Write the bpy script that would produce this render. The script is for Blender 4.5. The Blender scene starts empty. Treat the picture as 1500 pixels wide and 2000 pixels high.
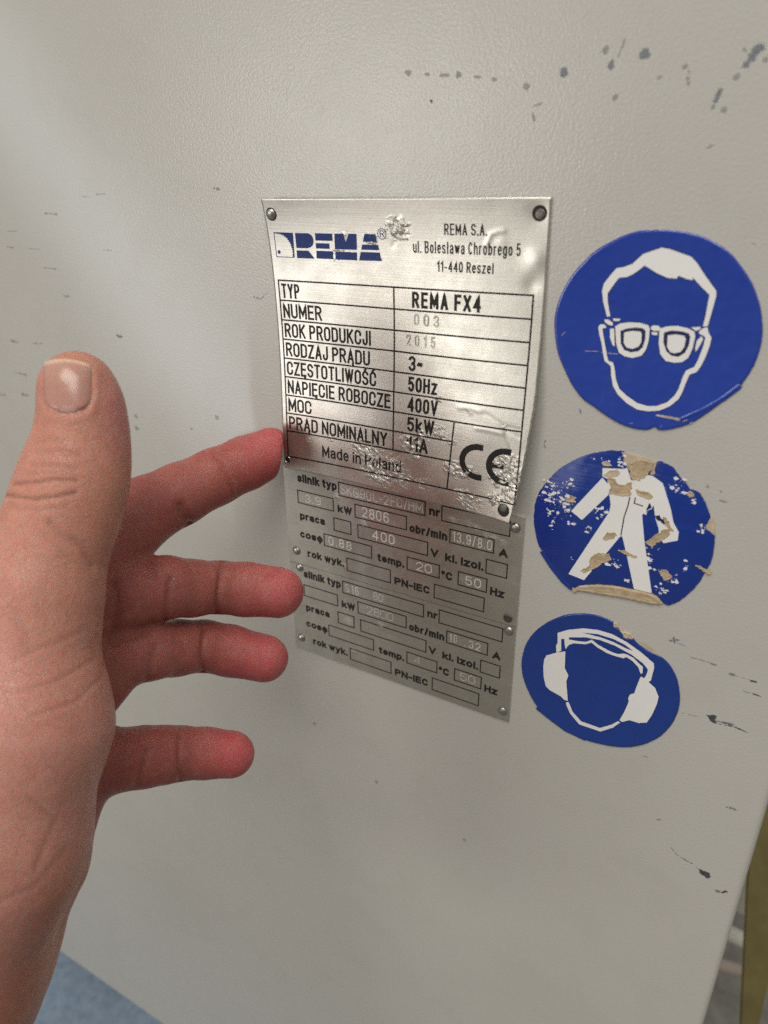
import bpy, bmesh, math, random
import numpy as np
from mathutils import Vector, Matrix, noise as mnoise
from mathutils.geometry import tessellate_polygon

# ---------------------------------------------------------------- camera
sc = bpy.context.scene
COL = sc.collection
# rows: image right, image down, view direction, in panel axes (u right, v down, w into the panel)
RC = np.array([[0.86742, 0.01069, 0.49746], [0.20838, 0.90007, -0.3827], [-0.45184, 0.43562, 0.77851]])
CC = np.array([115.999, -109.115, -197.598])          # camera in panel millimetres
F = 1453.0
MM = 0.001
def W(p):                                             # panel mm (u, v, w) -> world metres
    return Vector((p[0]*MM, p[2]*MM, -p[1]*MM))
cam = bpy.data.cameras.new('camera')
camo = bpy.data.objects.new('camera', cam); COL.objects.link(camo)
cam.sensor_fit = 'VERTICAL'; cam.sensor_height = 36.0; cam.sensor_width = 27.0
cam.lens = 36.0*F/2000.0
cam.clip_start = 0.01; cam.clip_end = 50
r_, d_, f_ = [Vector((a[0], a[2], -a[1])).normalized() for a in RC]
M = Matrix((( r_.x, -d_.x, -f_.x), (r_.y, -d_.y, -f_.y), (r_.z, -d_.z, -f_.z))).to_4x4()
M.translation = W(CC)
camo.matrix_world = M
cam.dof.use_dof = True; cam.dof.focus_distance = 0.243; cam.dof.aperture_fstop = 12.0
sc.camera = camo

# ---------------------------------------------------------------- light
world = bpy.data.worlds.new('World'); sc.world = world; world.use_nodes = True
wn = world.node_tree.nodes; wl = world.node_tree.links
bg = wn['Background']; bg.inputs['Strength'].default_value = 0.36
tc = wn.new('ShaderNodeTexCoord'); sx = wn.new('ShaderNodeSeparateXYZ'); cr = wn.new('ShaderNodeValToRGB')
mr = wn.new('ShaderNodeMapRange'); mr.inputs[1].default_value = -1; mr.inputs[2].default_value = 1
wl.new(tc.outputs['Generated'], sx.inputs[0]); wl.new(sx.outputs[2], mr.inputs[0]); wl.new(mr.outputs[0], cr.inputs[0])
cr.color_ramp.elements[0].position = 0.30; cr.color_ramp.elements[0].color = (0.50, 0.475, 0.41, 1)
cr.color_ramp.elements[1].position = 0.72; cr.color_ramp.elements[1].color = (0.95, 0.94, 0.90, 1)
e = cr.color_ramp.elements.new(0.5); e.color = (0.42, 0.405, 0.37, 1)
wl.new(cr.outputs[0], bg.inputs['Color'])

def area(name, loc, aim, up, sx, sy, power, col):
    l = bpy.data.lights.new(name, 'AREA'); l.shape = 'RECTANGLE'; l.size = sx; l.size_y = sy
    l.energy = power; l.color = col
    o = bpy.data.objects.new(name, l); COL.objects.link(o)
    z = (Vector(loc)-Vector(aim)).normalized(); x = Vector(up).cross(z).normalized(); y = z.cross(x)
    m = Matrix(((x.x, y.x, z.x), (x.y, y.y, z.y), (x.z, y.z, z.z))).to_4x4(); m.translation = Vector(loc)
    o.matrix_world = m
    return o
def mirrored(u, v, dist):                             # where a lamp must hang to be seen mirrored at panel point u, v
    p = np.array([u, v, 0.0]); d = p-CC; d[2] = -d[2]; d /= np.linalg.norm(d)
    return W(p+d*dist*1000)
def mirrored_strip(name, a, b_, dist, width, power, col):
    p, q = mirrored(*a, dist), mirrored(*b_, dist)
    return area(name, (p+q)/2, (0, 0, .06), (q-p).normalized(), width, (q-p).length, power, col)
area('ceiling_light', (.20, -.80, 1.35), (.05, -.05, -.02), (0, 1, 0), 1.1, .7, 15, (1, .955, .885))
area('far_window', mirrored(2, -112, 2.4), (0, 0, .12), (0, 0, 1), .85, .62, 7.5, (1, .97, .90))
side = area('plate_fill_light', mirrored(-34, -50, 2.6), (0, 0, .08), (0, 0, 1), 1.5, 1.5, 5.5, (.97, .98, 1.0))  # added fill lamp, brightens what the nameplate reflects
side.data.shape = 'DISK'
beam = area('cool_beam', (-.114, -1.0, .092), (-.094, 0, .060), (-.66, 0, .75), .036, .26, .0075, (.76, .88, 1.0))  # added narrow lamp that draws the diagonal light band on the panel
beam.data.spread = math.radians(4.2)
sc.view_settings.view_transform = 'Standard'; sc.view_settings.look = 'None'
sc.view_settings.exposure = 0.14; sc.view_settings.gamma = 1.0
sc.view_settings.use_curve_mapping = False
sc.render.engine = 'CYCLES'
sc.cycles.use_denoising = False
sc.cycles.use_light_tree = False; sc.cycles.sample_clamp_indirect = 4.0; sc.cycles.blur_glossy = 0.5
sc.cycles.max_bounces = 8

# ---------------------------------------------------------------- outlines of marks and pictograms, millimetres on the panel (u right, v down)
DATA={'s1':{'outline':[(77.64,-91.65),(73.82,-91.18),(70.36,-90.08),(66.91,-88.19),(63.41,-85.9),(61.02,-83.23),(58.6,-80.13),(56.59,-76.22),(55.34,-72.26),(54.89,-68.29),(55.53,-63.54),(56.78,-59.19),(59.07,-54.9),(61.56,-51.03),(64.83,-47.67),(67.91,-45.99),(70.55,-44.48),(73.57,-43.03),(76.51,-42.01),(79.75,-41.57),(82.86,-41.79),(84.45,-42.85),(85.69,-42.26),(87.74,-42.6),(90.22,-43.64),(93.62,-45.62),(97.64,-49.66),(101.69,-54.53),(103.74,-58.22),(105.02,-62.09),(105.57,-66.15),(105.31,-70.04),(104.49,-73.46),(103.21,-76.8),(101.25,-80.4),(98.73,-83.61),(95.58,-86.77),(92.27,-88.94),(88.36,-90.6),(84.56,-91.36),(81.1,-91.67)],
'head':[(68.68,-70.3),(67.28,-73.98),(66.71,-76.56),(66.94,-78.44),(68.23,-80.36),(69.68,-82.33),(71.31,-82.64),(73.4,-83.55),(75.61,-85.95),(79.79,-87.64),(81.75,-87.39),(86.78,-85.92),(88.35,-84.54),(90.67,-81.76),(93.67,-78.5),(93.81,-77.12),(93.51,-73.92),(93.13,-70.12),(92.05,-70.01),(92.24,-72.38),(92.27,-75.24),(92.29,-77.53),(90.46,-78.97),(87.86,-81.31),(87.97,-80.62),(86.57,-80.81),(84.56,-81.45),(84.33,-80.73),(82.04,-80.8),(79.42,-81.77),(77.48,-82.78),(76.33,-83.35),(75.37,-82.41),(73.73,-81.06),(72.35,-80.33),(70.52,-80.06),(69.27,-78.04),(68.18,-76.11),(68.42,-74.07),(69.52,-70.38)],
'jaw':[(66.77,-67.35),(67.18,-68.16),(68.06,-68.32),(68.78,-67.81),(68.83,-67.43),(67.89,-67.15),(68.26,-65.62),(69.21,-62.58),(69.88,-60.27),(70.44,-58.94),(71.65,-58.68),(72.21,-57.34),(72.99,-54.2),(74.14,-51.91),(76.23,-50.35),(79.19,-48.72),(81.95,-48.3),(84.2,-48.64),(86.63,-50.01),(88.19,-52.04),(88.85,-53.72),(89.42,-57.13),(89.89,-58.74),(90.85,-59.43),(91.67,-59.91),(92.26,-61.69),(92.92,-65.14),(93.07,-67.37),(92.47,-67.86),(91.76,-67.97),(91.3,-68.66),(92.34,-69.68),(93.17,-69.87),(93.54,-68.7),(94.43,-67.51),(94.4,-65.67),(93.87,-62.63),(93.2,-60.29),(92.4,-58.67),(90.92,-57.9),(90.37,-55.7),(89.87,-53.07),(89.24,-51.2),(87.51,-49.13),(85.11,-47.55),(82.15,-46.89),(79.42,-46.97),(76.5,-48.32),(73.86,-50.42),(72.41,-52.49),(71.6,-55.24),(71.19,-57.62),(70.53,-58.14),(69.46,-58.82),(68.74,-60.94),(68.15,-63.26),(67.29,-65.53)],
'b1':[(68.19,-69.57),(69.15,-69.58),(70.39,-68.92),(70.41,-68.16),(69.31,-68.25),(68.26,-68.92)],
'b2':[(70.26,-69.98),(72.24,-70.05),(71.86,-69.44),(70.53,-69.32)],
'b3':[(69.81,-67.33),(70.88,-67.43),(71.24,-65.15),(71.6,-62.91),(71.02,-63.17),(70.09,-65.03)],
'b4':[(89.41,-69.51),(91.62,-69.86),(91.55,-69.24),(90.58,-68.78)],
'b5':[(92.16,-67.65),(92.62,-66.96),(92.18,-65.43),(91.41,-63.67),(91.19,-64.58),(91.24,-66.45)],
'b6':[(79.99,-68.87),(80.68,-69.2),(81.78,-69.15),(82.21,-68.71),(81.96,-67.93),(80.69,-67.81),(79.97,-68.23)],
'b7':[(80.3,-67.51),(81.76,-67.54),(81.76,-66.79),(80.46,-66.84)],
'f1':[(71.08,-68.03),(72.31,-68.91),(74.52,-69.38),(77.13,-69.47),(79.23,-69.06),(79.71,-68.28),(79.87,-65.26),(79.53,-62.92),(78.63,-61.27),(76.46,-60.43),(74.52,-60.6),(72.87,-61.4),(71.89,-63.65)],
'f2':[(82.06,-68.51),(83.77,-69.23),(86.22,-69.57),(88.76,-69.22),(90.34,-68.57),(90.72,-67.5),(90.57,-64.51),(89.91,-61.99),(88.66,-60.81),(86.91,-60.38),(84.68,-60.61),(83.17,-62.17),(82.42,-64.77)],
'd1':[(72.55,-67.02),(73.98,-67.73),(76.18,-68.25),(78.05,-68.2),(78.8,-67.63),(78.98,-65.55),(78.64,-63.4),(77.73,-62.34),(75.9,-61.82),(74.12,-62.25),(73.04,-63.77)],
'd2':[(83.27,-67.69),(84.98,-68.34),(87.48,-68.36),(89.13,-68.01),(89.61,-67.2),(89.58,-65.15),(89.0,-63.21),(87.57,-61.99),(85.92,-62.1),(84.5,-63.09),(83.45,-65.26)],
'l1':[(73.54,-66.73),(75.55,-67.31),(77.61,-67.32),(77.97,-66.6),(78.09,-64.69),(77.57,-63.48),(76.16,-62.75),(74.6,-62.97),(73.77,-64.05)],
'l2':[(84.27,-67.04),(86.19,-67.49),(88.17,-67.32),(88.65,-66.55),(88.59,-64.67),(87.91,-63.28),(86.55,-62.75),(85.42,-63.0),(84.51,-64.23)],
'tear':[(84.51,-46.43),(88.3,-46.41),(92.05,-46.19),(93.79,-45.65),(93.12,-45.26),(89.91,-45.64),(86.12,-45.86),(84.38,-46.0)]},'s2':{'outline':[(73.63,-34.28),(75.84,-34.56),(77.6,-34.68),(77.37,-33.64),(77.92,-32.74),(77.74,-31.9),(78.72,-30.87),(79.42,-29.79),(80.21,-29.34),(82.8,-29.25),(85.32,-29.35),(86.49,-29.99),(86.18,-30.92),(86.3,-32.54),(86.85,-33.71),(88.66,-33.39),(90.51,-32.76),(91.96,-31.28),(93.21,-29.95),(94.79,-28.69),(95.68,-27.48),(97.27,-27.22),(98.39,-26.67),(100.13,-24.45),(101.41,-21.92),(102.17,-20.48),(101.77,-18.75),(101.54,-17.05),(103.06,-16.19),(104.09,-15.2),(104.44,-12.79),(104.63,-9.04),(104.34,-6.61),(104.01,-5.44),(103.54,-4.01),(102.7,-0.48),(100.8,3.44),(98.43,7.12),(96.12,9.22),(95.01,9.34),(94.18,8.9),(92.18,6.96),(88.85,6.57),(85.39,6.9),(82.63,7.02),(78.68,7.48),(74.7,8.41),(71.11,9.7),(69.14,11.01),(67.79,12.39),(66.24,11.87),(63.4,9.27),(59.59,5.49),(57.99,2.07),(56.3,0.13),(54.89,-3.77),(54.01,-8.22),(53.94,-12.79),(54.66,-17.0),(56.09,-19.97),(57.9,-22.96),(60.08,-25.98),(62.66,-28.39),(65.96,-30.9),(69.26,-32.67)],
'fold':[(67.8,12.49),(69.92,10.39),(74.73,8.59),(78.7,7.66),(82.66,7.2),(85.41,7.08),(88.89,6.84),(92.23,7.31),(94.41,9.16),(93.18,9.91),(90.57,10.49),(85.49,10.65),(81.52,10.91),(77.52,11.41),(72.61,11.92),(69.28,12.34)],
'base':[(77.16,-34.4),(79.54,-34.44),(82.13,-34.13),(83.99,-33.69),(85.99,-33.47),(87.09,-33.29),(87.01,-30.09),(86.3,-27.53),(82.41,-26.72),(79.31,-27.73),(77.25,-32.21)],
'base2':[(100.98,-21.42),(102.23,-21.1),(103.48,-19.16),(104.22,-15.65),(103.43,-15.04),(101.44,-16.61)],
'arm':[(72.72,-25.98),(74.89,-23.91),(75.35,-21.69),(68.41,-11.64),(64.94,-13.72)],
'torso':[(72.39,-28.82),(76.48,-29.42),(78.14,-29.62),(78.99,-30.24),(80.56,-26.75),(83.01,-27.66),(84.06,-29.3),(86.08,-29.1),(88.8,-27.64),(89.84,-25.43),(92.0,-20.58),(93.3,-16.72),(95.04,-14.28),(95.16,-11.68),(91.6,-9.9),(90.23,-11.71),(89.69,-14.15),(88.33,-17.22),(87.45,-20.79),(87.09,-19.46),(85.42,-18.23),(84.84,-17.04),(86.39,-9.88),(90.8,6.68),(85.77,6.79),(82.51,-3.09),(80.36,-9.23),(79.8,-9.09),(71.13,8.01),(66.21,7.26),(75.84,-16.02),(75.96,-18.2),(75.18,-21.44),(74.08,-25.84),(72.67,-26.39)],
'pocket':[(85.57,-18.48),(86.28,-21.28),(87.1,-19.88)],
't1':[(73.84,-26.21),(75.91,-26.42),(77.04,-24.99),(78.53,-25.09),(80.81,-26.27),(80.98,-23.53),(80.97,-22.19),(78.99,-21.51),(77.07,-21.64),(75.15,-21.73),(75.26,-23.99)],
't2':[(79.85,-29.27),(79.03,-31.34),(81.56,-33.03),(84.43,-33.17),(85.73,-32.83),(85.45,-30.98),(84.74,-29.64),(84.02,-28.28),(82.36,-27.04),(80.89,-27.03),(79.78,-28.44)],
't3':[(87.08,-8.96),(88.62,-11.31),(90.84,-13.79),(92.43,-14.82),(92.99,-12.84),(90.97,-10.39),(88.71,-8.07),(87.74,-8.25)],
't4':[(90.62,-17.76),(92.26,-16.47),(93.76,-14.22),(92.98,-14.11),(91.27,-15.81)],
't5':[(82.14,-24.61),(83.48,-24.27),(85.69,-24.21),(86.99,-23.26),(85.99,-22.05),(84.07,-22.62),(82.51,-23.24)],
't6':[(74.9,-7.41),(75.87,-9.22),(78.12,-10.09),(78.99,-9.33),(77.27,-7.47),(75.76,-6.86)],
't7':[(72.48,-0.39),(74.27,-2.48),(77.46,-2.64),(78.25,-1.03),(75.89,1.0),(73.74,3.56),(70.67,5.66),(69.75,4.82),(72.04,3.0)],
't8':[(79.59,-4.57),(81.87,-5.03),(85.14,-3.71),(82.47,-3.44)],
't9':[(91.58,-1.08),(93.34,-1.89),(95.42,-0.38),(95.03,0.72),(93.5,1.75)],
'ta':[(100.63,-5.46),(103.37,-5.05),(105.21,-4.18),(104.56,-3.21),(102.42,-4.35)],
'tb':[(95.94,-26.94),(97.19,-26.01),(96.55,-25.27),(95.12,-25.56)],
'tc':[(62.95,-17.26),(64.44,-18.68),(65.91,-18.13),(65.65,-16.76),(64.26,-16.45)],
'td':[(74.35,-28.38),(76.48,-29.42),(77.39,-28.16),(76.4,-27.06),(74.58,-26.44),(73.0,-26.87)],
'te':[(72.01,-30.4),(73.27,-31.05),(74.91,-29.93),(72.71,-29.3)],
'n1':[(88.27,-17.63),(89.3,-18.08),(91.21,-16.22),(90.93,-15.64),(88.98,-16.53)],
'n2':[(87.29,-7.48),(90.41,-9.16),(92.6,-9.3),(93.82,-8.53),(91.49,-6.83),(88.49,-6.91)],
'n3':[(84.43,-30.58),(85.28,-30.95),(85.37,-29.56),(84.77,-29.44)]},'s3':{'outline':[(70.74,20.21),(73.64,19.41),(77.27,18.98),(81.36,19.82),(81.91,21.37),(83.76,21.84),(84.63,23.07),(85.85,24.19),(87.55,23.6),(89.52,25.1),(92.87,26.54),(96.08,27.14),(98.34,28.5),(100.17,30.46),(102.04,33.73),(103.41,38.13),(104.0,41.99),(103.89,45.73),(103.02,50.33),(100.94,55.56),(97.93,59.85),(94.31,63.25),(90.08,65.7),(85.22,67.16),(79.38,68.02),(75.74,67.84),(70.73,66.94),(65.08,64.19),(60.59,60.9),(57.24,56.11),(54.94,50.94),(53.93,45.84),(54.19,40.85),(55.28,36.14),(57.37,31.65),(60.62,27.32),(64.23,23.87),(67.47,21.57)],
'band':[(64.93,29.32),(68.02,27.13),(72.75,24.96),(77.12,24.07),(81.52,24.13),(86.01,25.45),(90.56,27.59),(94.79,30.25),(95.1,31.92),(94.82,36.61),(94.23,37.44),(92.86,36.6),(93.33,34.83),(93.43,32.99),(91.79,31.36),(90.26,30.58),(87.96,29.41),(82.72,27.93),(78.26,27.47),(73.83,27.97),(68.67,29.74),(68.74,32.38),(67.97,34.51),(67.65,33.23),(67.22,30.83),(66.28,31.16),(66.71,35.66),(65.24,36.89),(64.88,34.2),(65.29,33.12)],
'slot':[(72.54,26.6),(77.29,25.57),(82.08,25.71),(85.81,26.62),(88.31,27.95),(86.31,27.77),(82.21,26.77),(78.13,26.4)],
'cup1':[(65.24,36.89),(68.06,35.41),(68.49,41.87),(69.91,44.22),(69.49,46.8),(70.73,54.44),(69.52,54.43),(68.21,53.47),(64.45,52.48),(62.91,51.34),(61.9,47.77),(61.45,44.02),(61.49,41.11),(62.05,39.22)],
'cup2':[(91.76,36.34),(92.86,36.6),(94.43,37.59),(96.38,38.88),(97.85,41.74),(97.73,44.57),(96.95,49.13),(95.83,52.73),(93.42,53.91),(90.64,53.99),(88.6,55.6),(87.69,55.26),(88.66,51.67),(89.54,46.99),(89.19,45.71),(89.54,44.15),(90.7,43.22),(91.14,39.79)],
'hair':[(68.67,30.56),(71.78,30.17),(74.01,29.63),(75.81,28.23),(77.92,29.39),(81.0,30.34),(82.69,30.63),(84.15,30.65),(85.69,29.91),(86.76,29.84),(88.81,30.44),(90.6,31.8),(91.89,32.67),(92.12,34.84),(91.62,35.34),(90.54,33.17),(88.42,31.48),(86.71,30.85),(85.9,31.59),(84.27,31.64),(82.63,31.65),(80.76,31.42),(77.66,30.39),(75.78,29.28),(74.1,30.5),(71.88,31.1),(70.38,31.44),(68.95,32.54),(68.05,34.48),(68.17,32.58)],
'chin':[(70.2,55.16),(71.09,54.79),(72.71,58.14),(75.88,60.84),(82.06,60.94),(85.48,58.09),(87.3,55.82),(88.02,56.1),(85.99,59.12),(82.38,62.31),(75.36,62.34),(72.01,59.19),(70.43,56.32)],
'tan1':[(81.3,19.96),(82.75,19.49),(83.42,21.09),(82.01,21.64)],
'tan2':[(83.56,21.69),(84.87,22.12),(86.99,22.05),(88.03,23.22),(87.24,23.93),(85.71,24.46),(84.46,23.13)],
'tan3':[(89.07,24.39),(90.79,24.13),(93.78,25.56),(96.37,26.81),(96.11,27.35),(92.87,26.54),(90.25,25.28)]},'marks':[(9.45,-127.7,10.96,-127.34,0.87,0),(14.92,-127.03,16.17,-126.85,0.51,0),(19.46,-126.63,21.63,-126.47,0.56,0),(24.06,-126.4,25.19,-126.35,1.23,1),(29.06,-125.77,30.66,-125.58,0.44,0),(33.55,-125.22,34.92,-124.83,0.54,0),(42.01,-123.25,43.33,-122.98,0.96,0),(44.91,-117.12,45.3,-115.44,0.58,0),(45.28,-118.93,46.69,-119.21,0.35,0),(52.22,-126.32,52.01,-124.76,1.27,2),(60.95,-128.89,61.5,-130.15,0.97,1),(64.25,-127.99,65.3,-130.99,0.6,0),(63.06,-127.36,62.77,-125.46,1.21,2),(69.12,-127.71,70.89,-128.68,1.69,2),(64.11,-119.75,64.9,-120.45,0.84,1),(73.63,-123.41,74.42,-123.72,0.44,0),(78.73,-125.12,79.51,-125.56,0.78,1),(80.27,-124.51,80.23,-121.72,0.83,1),(87.17,-121.27,85.99,-116.56,1.23,2),(88.36,-116.28,88.99,-116.86,0.79,1),(89.6,-122.65,90.32,-123.18,0.99,1),(91.08,-124.56,94.18,-128.54,1.64,2),(92.34,-127.37,93.97,-128.64,0.97,2),(94.89,-125.38,95.47,-125.9,0.75,1),(16.87,-121.06,17.1,-120.7,0.35,3),(86.69,-109.24,87.49,-109.65,0.45,0),(90.5,-127.94,90.84,-127.46,0.36,1),(-145.51,-89.7,-138.03,-89.49,0.66,1),(-169.92,-82.47,-163.64,-82.62,0.38,0),(-172.4,-76.62,-168.0,-76.24,0.71,1),(-123.04,-95.89,-118.76,-95.83,0.27,0),(-115.4,-96.63,-110.46,-96.95,0.25,0),(-152.21,-69.69,-144.95,-69.54,0.57,0),(-143.22,-59.69,-139.71,-59.52,0.95,1),(-117.18,-46.74,-113.1,-46.42,1.21,2),(-184.23,-37.69,-178.11,-37.68,1.11,1),(-185.35,-23.63,-177.69,-23.32,0.99,0),(-185.11,-13.77,-179.32,-13.89,1.31,1),(-200.56,-11.23,-196.94,-11.38,1.12,1),(-115.14,-9.57,-112.79,-9.47,1.38,1),(-60.19,-99.22,-57.68,-98.97,0.83,1),(-70.48,-21.6,-69.3,-20.74,1.28,0),(-158.6,-76.38,-152.28,-76.53,0.31,0),(-116.2,-77.93,-111.2,-78.03,0.28,0),(-47.54,-66.36,-44.62,-65.97,0.54,1),(-44.62,-65.97,-41.22,-68.42,0.38,1),(-169.02,-37.99,-163.27,-38.76,0.51,0),(-113.84,-15.04,-112.58,-14.43,1.12,0),(-84.32,-14.05,-82.78,-14.46,0.61,0),(98.0,21.14,100.01,20.12,0.72,2),(98.78,19.67,99.3,21.13,0.46,2),(100.16,21.1,102.27,21.45,0.22,1),(104.51,24.87,106.38,24.62,0.27,1),(106.82,24.69,109.13,24.71,0.32,2),(109.79,24.91,111.45,24.94,0.43,2),(115.42,26.46,116.55,26.63,0.64,2),(116.89,26.72,120.51,26.68,0.21,1),(120.74,26.86,122.19,26.74,0.47,3),(119.51,31.08,121.94,31.1,0.27,2),(121.93,31.05,124.07,31.18,0.32,3),(112.22,43.61,114.37,43.11,1.24,3),(113.04,44.14,114.67,44.91,1.02,3),(114.14,44.26,119.1,43.58,0.45,2),(116.21,43.95,123.28,44.83,0.4,3),(115.56,45.11,120.46,44.15,0.23,2),(122.98,75.08,125.57,74.8,0.7,2),(96.68,66.49,97.72,66.39,0.26,0),(104.39,90.79,105.19,90.21,0.32,0),(105.11,45.15,110.33,44.72,0.17,0),(110.11,100.04,112.08,102.22,0.34,0),(112.1,102.33,114.86,103.11,0.36,1),(114.66,103.11,117.66,103.73,0.48,2),(118.9,104.5,121.05,105.44,0.71,1),(120.08,105.61,123.27,106.38,1.92,3),(121.07,105.6,123.13,107.21,1.39,3),(126.04,111.54,127.21,111.02,0.7,2),(127.58,111.34,129.49,109.3,0.73,3),(104.24,90.77,105.36,90.04,0.32,0),(123.78,74.6,125.49,74.93,0.42,2),(99.85,-29.15,100.21,-28.44,0.41,1),(103.49,-25.6,105.28,-25.52,0.46,1),(103.27,-28.23,103.5,-28.04,0.29,1),(55.0,-32.65,55.49,-31.69,0.42,1),(64.25,-44.5,64.5,-43.67,0.34,2),(99.57,-89.32,99.89,-89.27,0.25,0),(55.08,-33.27,55.37,-33.97,0.35,1),(-4.45,128.11,-3.46,128.19,1.35,1),(-34.76,109.76,-33.71,109.87,1.36,0),(36.27,139.21,37.16,138.99,0.92,0)],
'ridges':[[(32.58,-40.2),(33.98,-40.39),(35.43,-39.78),(37.18,-39.69)],[(37.18,-39.69),(40.03,-38.47),(44.26,-36.48),(49.3,-35.92)],[(35.79,-34.59),(39.29,-34.62),(44.12,-34.2)],[(44.78,-34.3),(46.36,-31.61),(48.42,-27.01)],[(29.75,-39.82),(32.22,-40.32),(33.73,-38.89)],[(43.98,-35.8),(49.15,-33.97)],[(35.99,-85.83),(37.18,-88.35),(38.99,-89.06),(40.79,-89.22)],[(7.1,-84.57),(8.69,-86.98),(11.94,-88.22)],[(6.19,-91.06),(7.05,-88.72),(9.09,-87.58)],[(8.01,-91.66),(8.89,-89.63)],[(10.51,-92.26),(10.19,-88.19)]],
'wear':[(-5.62,-21.99,2.2,0.6),(-1.79,-19.65,2.4,0.95),(0.3,-15.49,2.6,1.0),(7.88,-17.67,2.2,0.8),(-11.62,-27.0,2.0,0.25),(2.39,-12.83,2.5,1.0),(-16.98,-23.17,1.2,0.35),(-26.95,-20.49,1.2,0.3),(13.85,-26.04,2.2,0.8),(16.52,-29.66,1.8,0.7),(-0.16,-13.49,2.0,0.8),(9.94,-13.57,2.4,0.7),(5.15,-39.81,1.0,0.4),(14.06,-25.58,2.0,0.9),(15.11,-30.7,1.2,0.5),(23.56,-31.35,1.8,0.55),(29.3,-20.51,1.8,0.95),(32.67,-20.09,1.3,0.9),(34.44,-21.47,1.1,0.6),(45.49,-25.51,2.2,1.0),(46.49,-21.29,2.6,0.9),(49.13,-18.02,2.6,0.75),(43.49,-13.74,1.3,0.9),(27.03,-20.79,1.2,0.95),(27.41,-29.23,1.2,0.5),(43.89,-18.74,1.2,0.5),(34.14,-11.4,2.5,0.6),(31.84,-13.11,1.5,0.45),(17.87,-13.53,2.0,0.4),(22.7,-41.67,1.3,0.35),(43.98,-35.8,1.2,0.3),(15.73,-22.29,0.8,0.9),(-6.51,-85.75,1.4,0.5),(-11.6,-81.87,1.5,0.5),(-7.91,-83.55,1.2,0.4),(-0.05,-86.5,1.5,0.45),(-9.43,-86.91,1.0,0.4),(2.66,-81.1,0.6,0.5),(8.87,-89.34,2.4,0.6)],
'HC':[0.7173,1.555,2.8658,0.4991,1.0017,1.7958,0.7475,-1.0378,-1.0299,-2.1559],
'TH':-0.01847,'AF':[0.56298,-0.29494,0.99484,-0.00129,7e-05,0.99563],
's2x':{'zip':[(80.86,-21.63),(80.66,-18.84),(80.09,-15.28),(79.93,-9.57)],
'pk':[(82.34,-21.74),(82.29,-20.13),(84.64,-19.82)],
'fl':[(58.98,-20.14,40,2.0,1.4),(58.0,-17.28,30,1.6,1.2),(60.96,-16.6,45,2.4,1.8),(63.59,-14.97,35,2.0,1.4),(63.27,-22.34,16,1.0,0.9),(60.19,-11.5,20,1.5,1.2),(73.51,-15.92,26,1.6,1.2),(60.07,-8.28,14,0.5,1.2),(66.56,-9.85,8,0.8,0.4),(70.66,-9.5,10,1.0,0.5),(64.71,-9.86,3,0.3,0.2),(77.2,-32.6,10,0.5,1.0),(77.82,-30.7,12,0.8,0.6),(72.52,-30.9,10,1.6,0.5),(66.72,1.87,5,0.2,0.5),(79.7,-0.51,12,0.8,0.8),(88.49,-4.25,9,0.4,1.0),(90.07,-1.11,9,0.8,0.3),(92.77,4.47,14,1.0,1.0),(98.58,-4.81,8,0.3,1.0),(93.25,-28.57,10,0.8,0.6),(94.69,-26.07,14,1.2,0.5),(97.08,-24.17,8,0.6,0.6),(100.7,-16.85,12,0.5,0.9),(96.26,0.28,14,0.8,0.8),(83.87,4.32,8,0.7,0.4),(77.83,0.47,10,0.8,0.5),(88.98,-8.79,12,1.0,0.5),(90.53,-26.79,8,0.5,0.5),(85.42,-18.23,10,0.8,0.4)]},'folds':{'s1':[(102.42,-56.16),(99.55,-52.88),(95.87,-49.59),(91.11,-46.32)],
's2':[(57.56,2.19),(60.99,6.55),(64.8,10.33),(67.1,11.86)],
's3':[(61.29,61.74),(65.9,64.1),(71.11,66.52),(77.31,67.4)]},'scr':{'s1':[[(64.03,-60.81),(67.41,-61.11)],[(68.41,-60.98),(72.54,-60.97)],[(63.2,-84.44),(65.03,-86.69)],[(57.33,-64.33),(58.07,-65.2)],[(77.21,-42.85),(78.78,-42.93)],[(89.72,-44.46),(90.66,-44.45)]]}}

# ---------------------------------------------------------------- helpers
rng = random.Random(7)
def new_obj(name, data=None, parent=None, label=None, cat=None, group=None, kind=None):
    o = bpy.data.objects.new(name, data); COL.objects.link(o)
    if parent: o.parent = parent
    for k, v in (('label', label), ('category', cat), ('group', group), ('kind', kind)):
        if v: o[k] = v
    return o
def mesh_from(name, v, f, mat=None, smooth=False):
    me = bpy.data.meshes.new(name); me.from_pydata([tuple(p) for p in v], [], [tuple(q) for q in f]); me.update()
    if mat: me.materials.append(mat)
    if smooth: me.polygons.foreach_set('use_smooth', [True]*len(me.polygons))
    return me
def fix_normals(me):
    b = bmesh.new(); b.from_mesh(me); bmesh.ops.recalc_face_normals(b, faces=b.faces); b.to_mesh(me); b.free()

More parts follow.
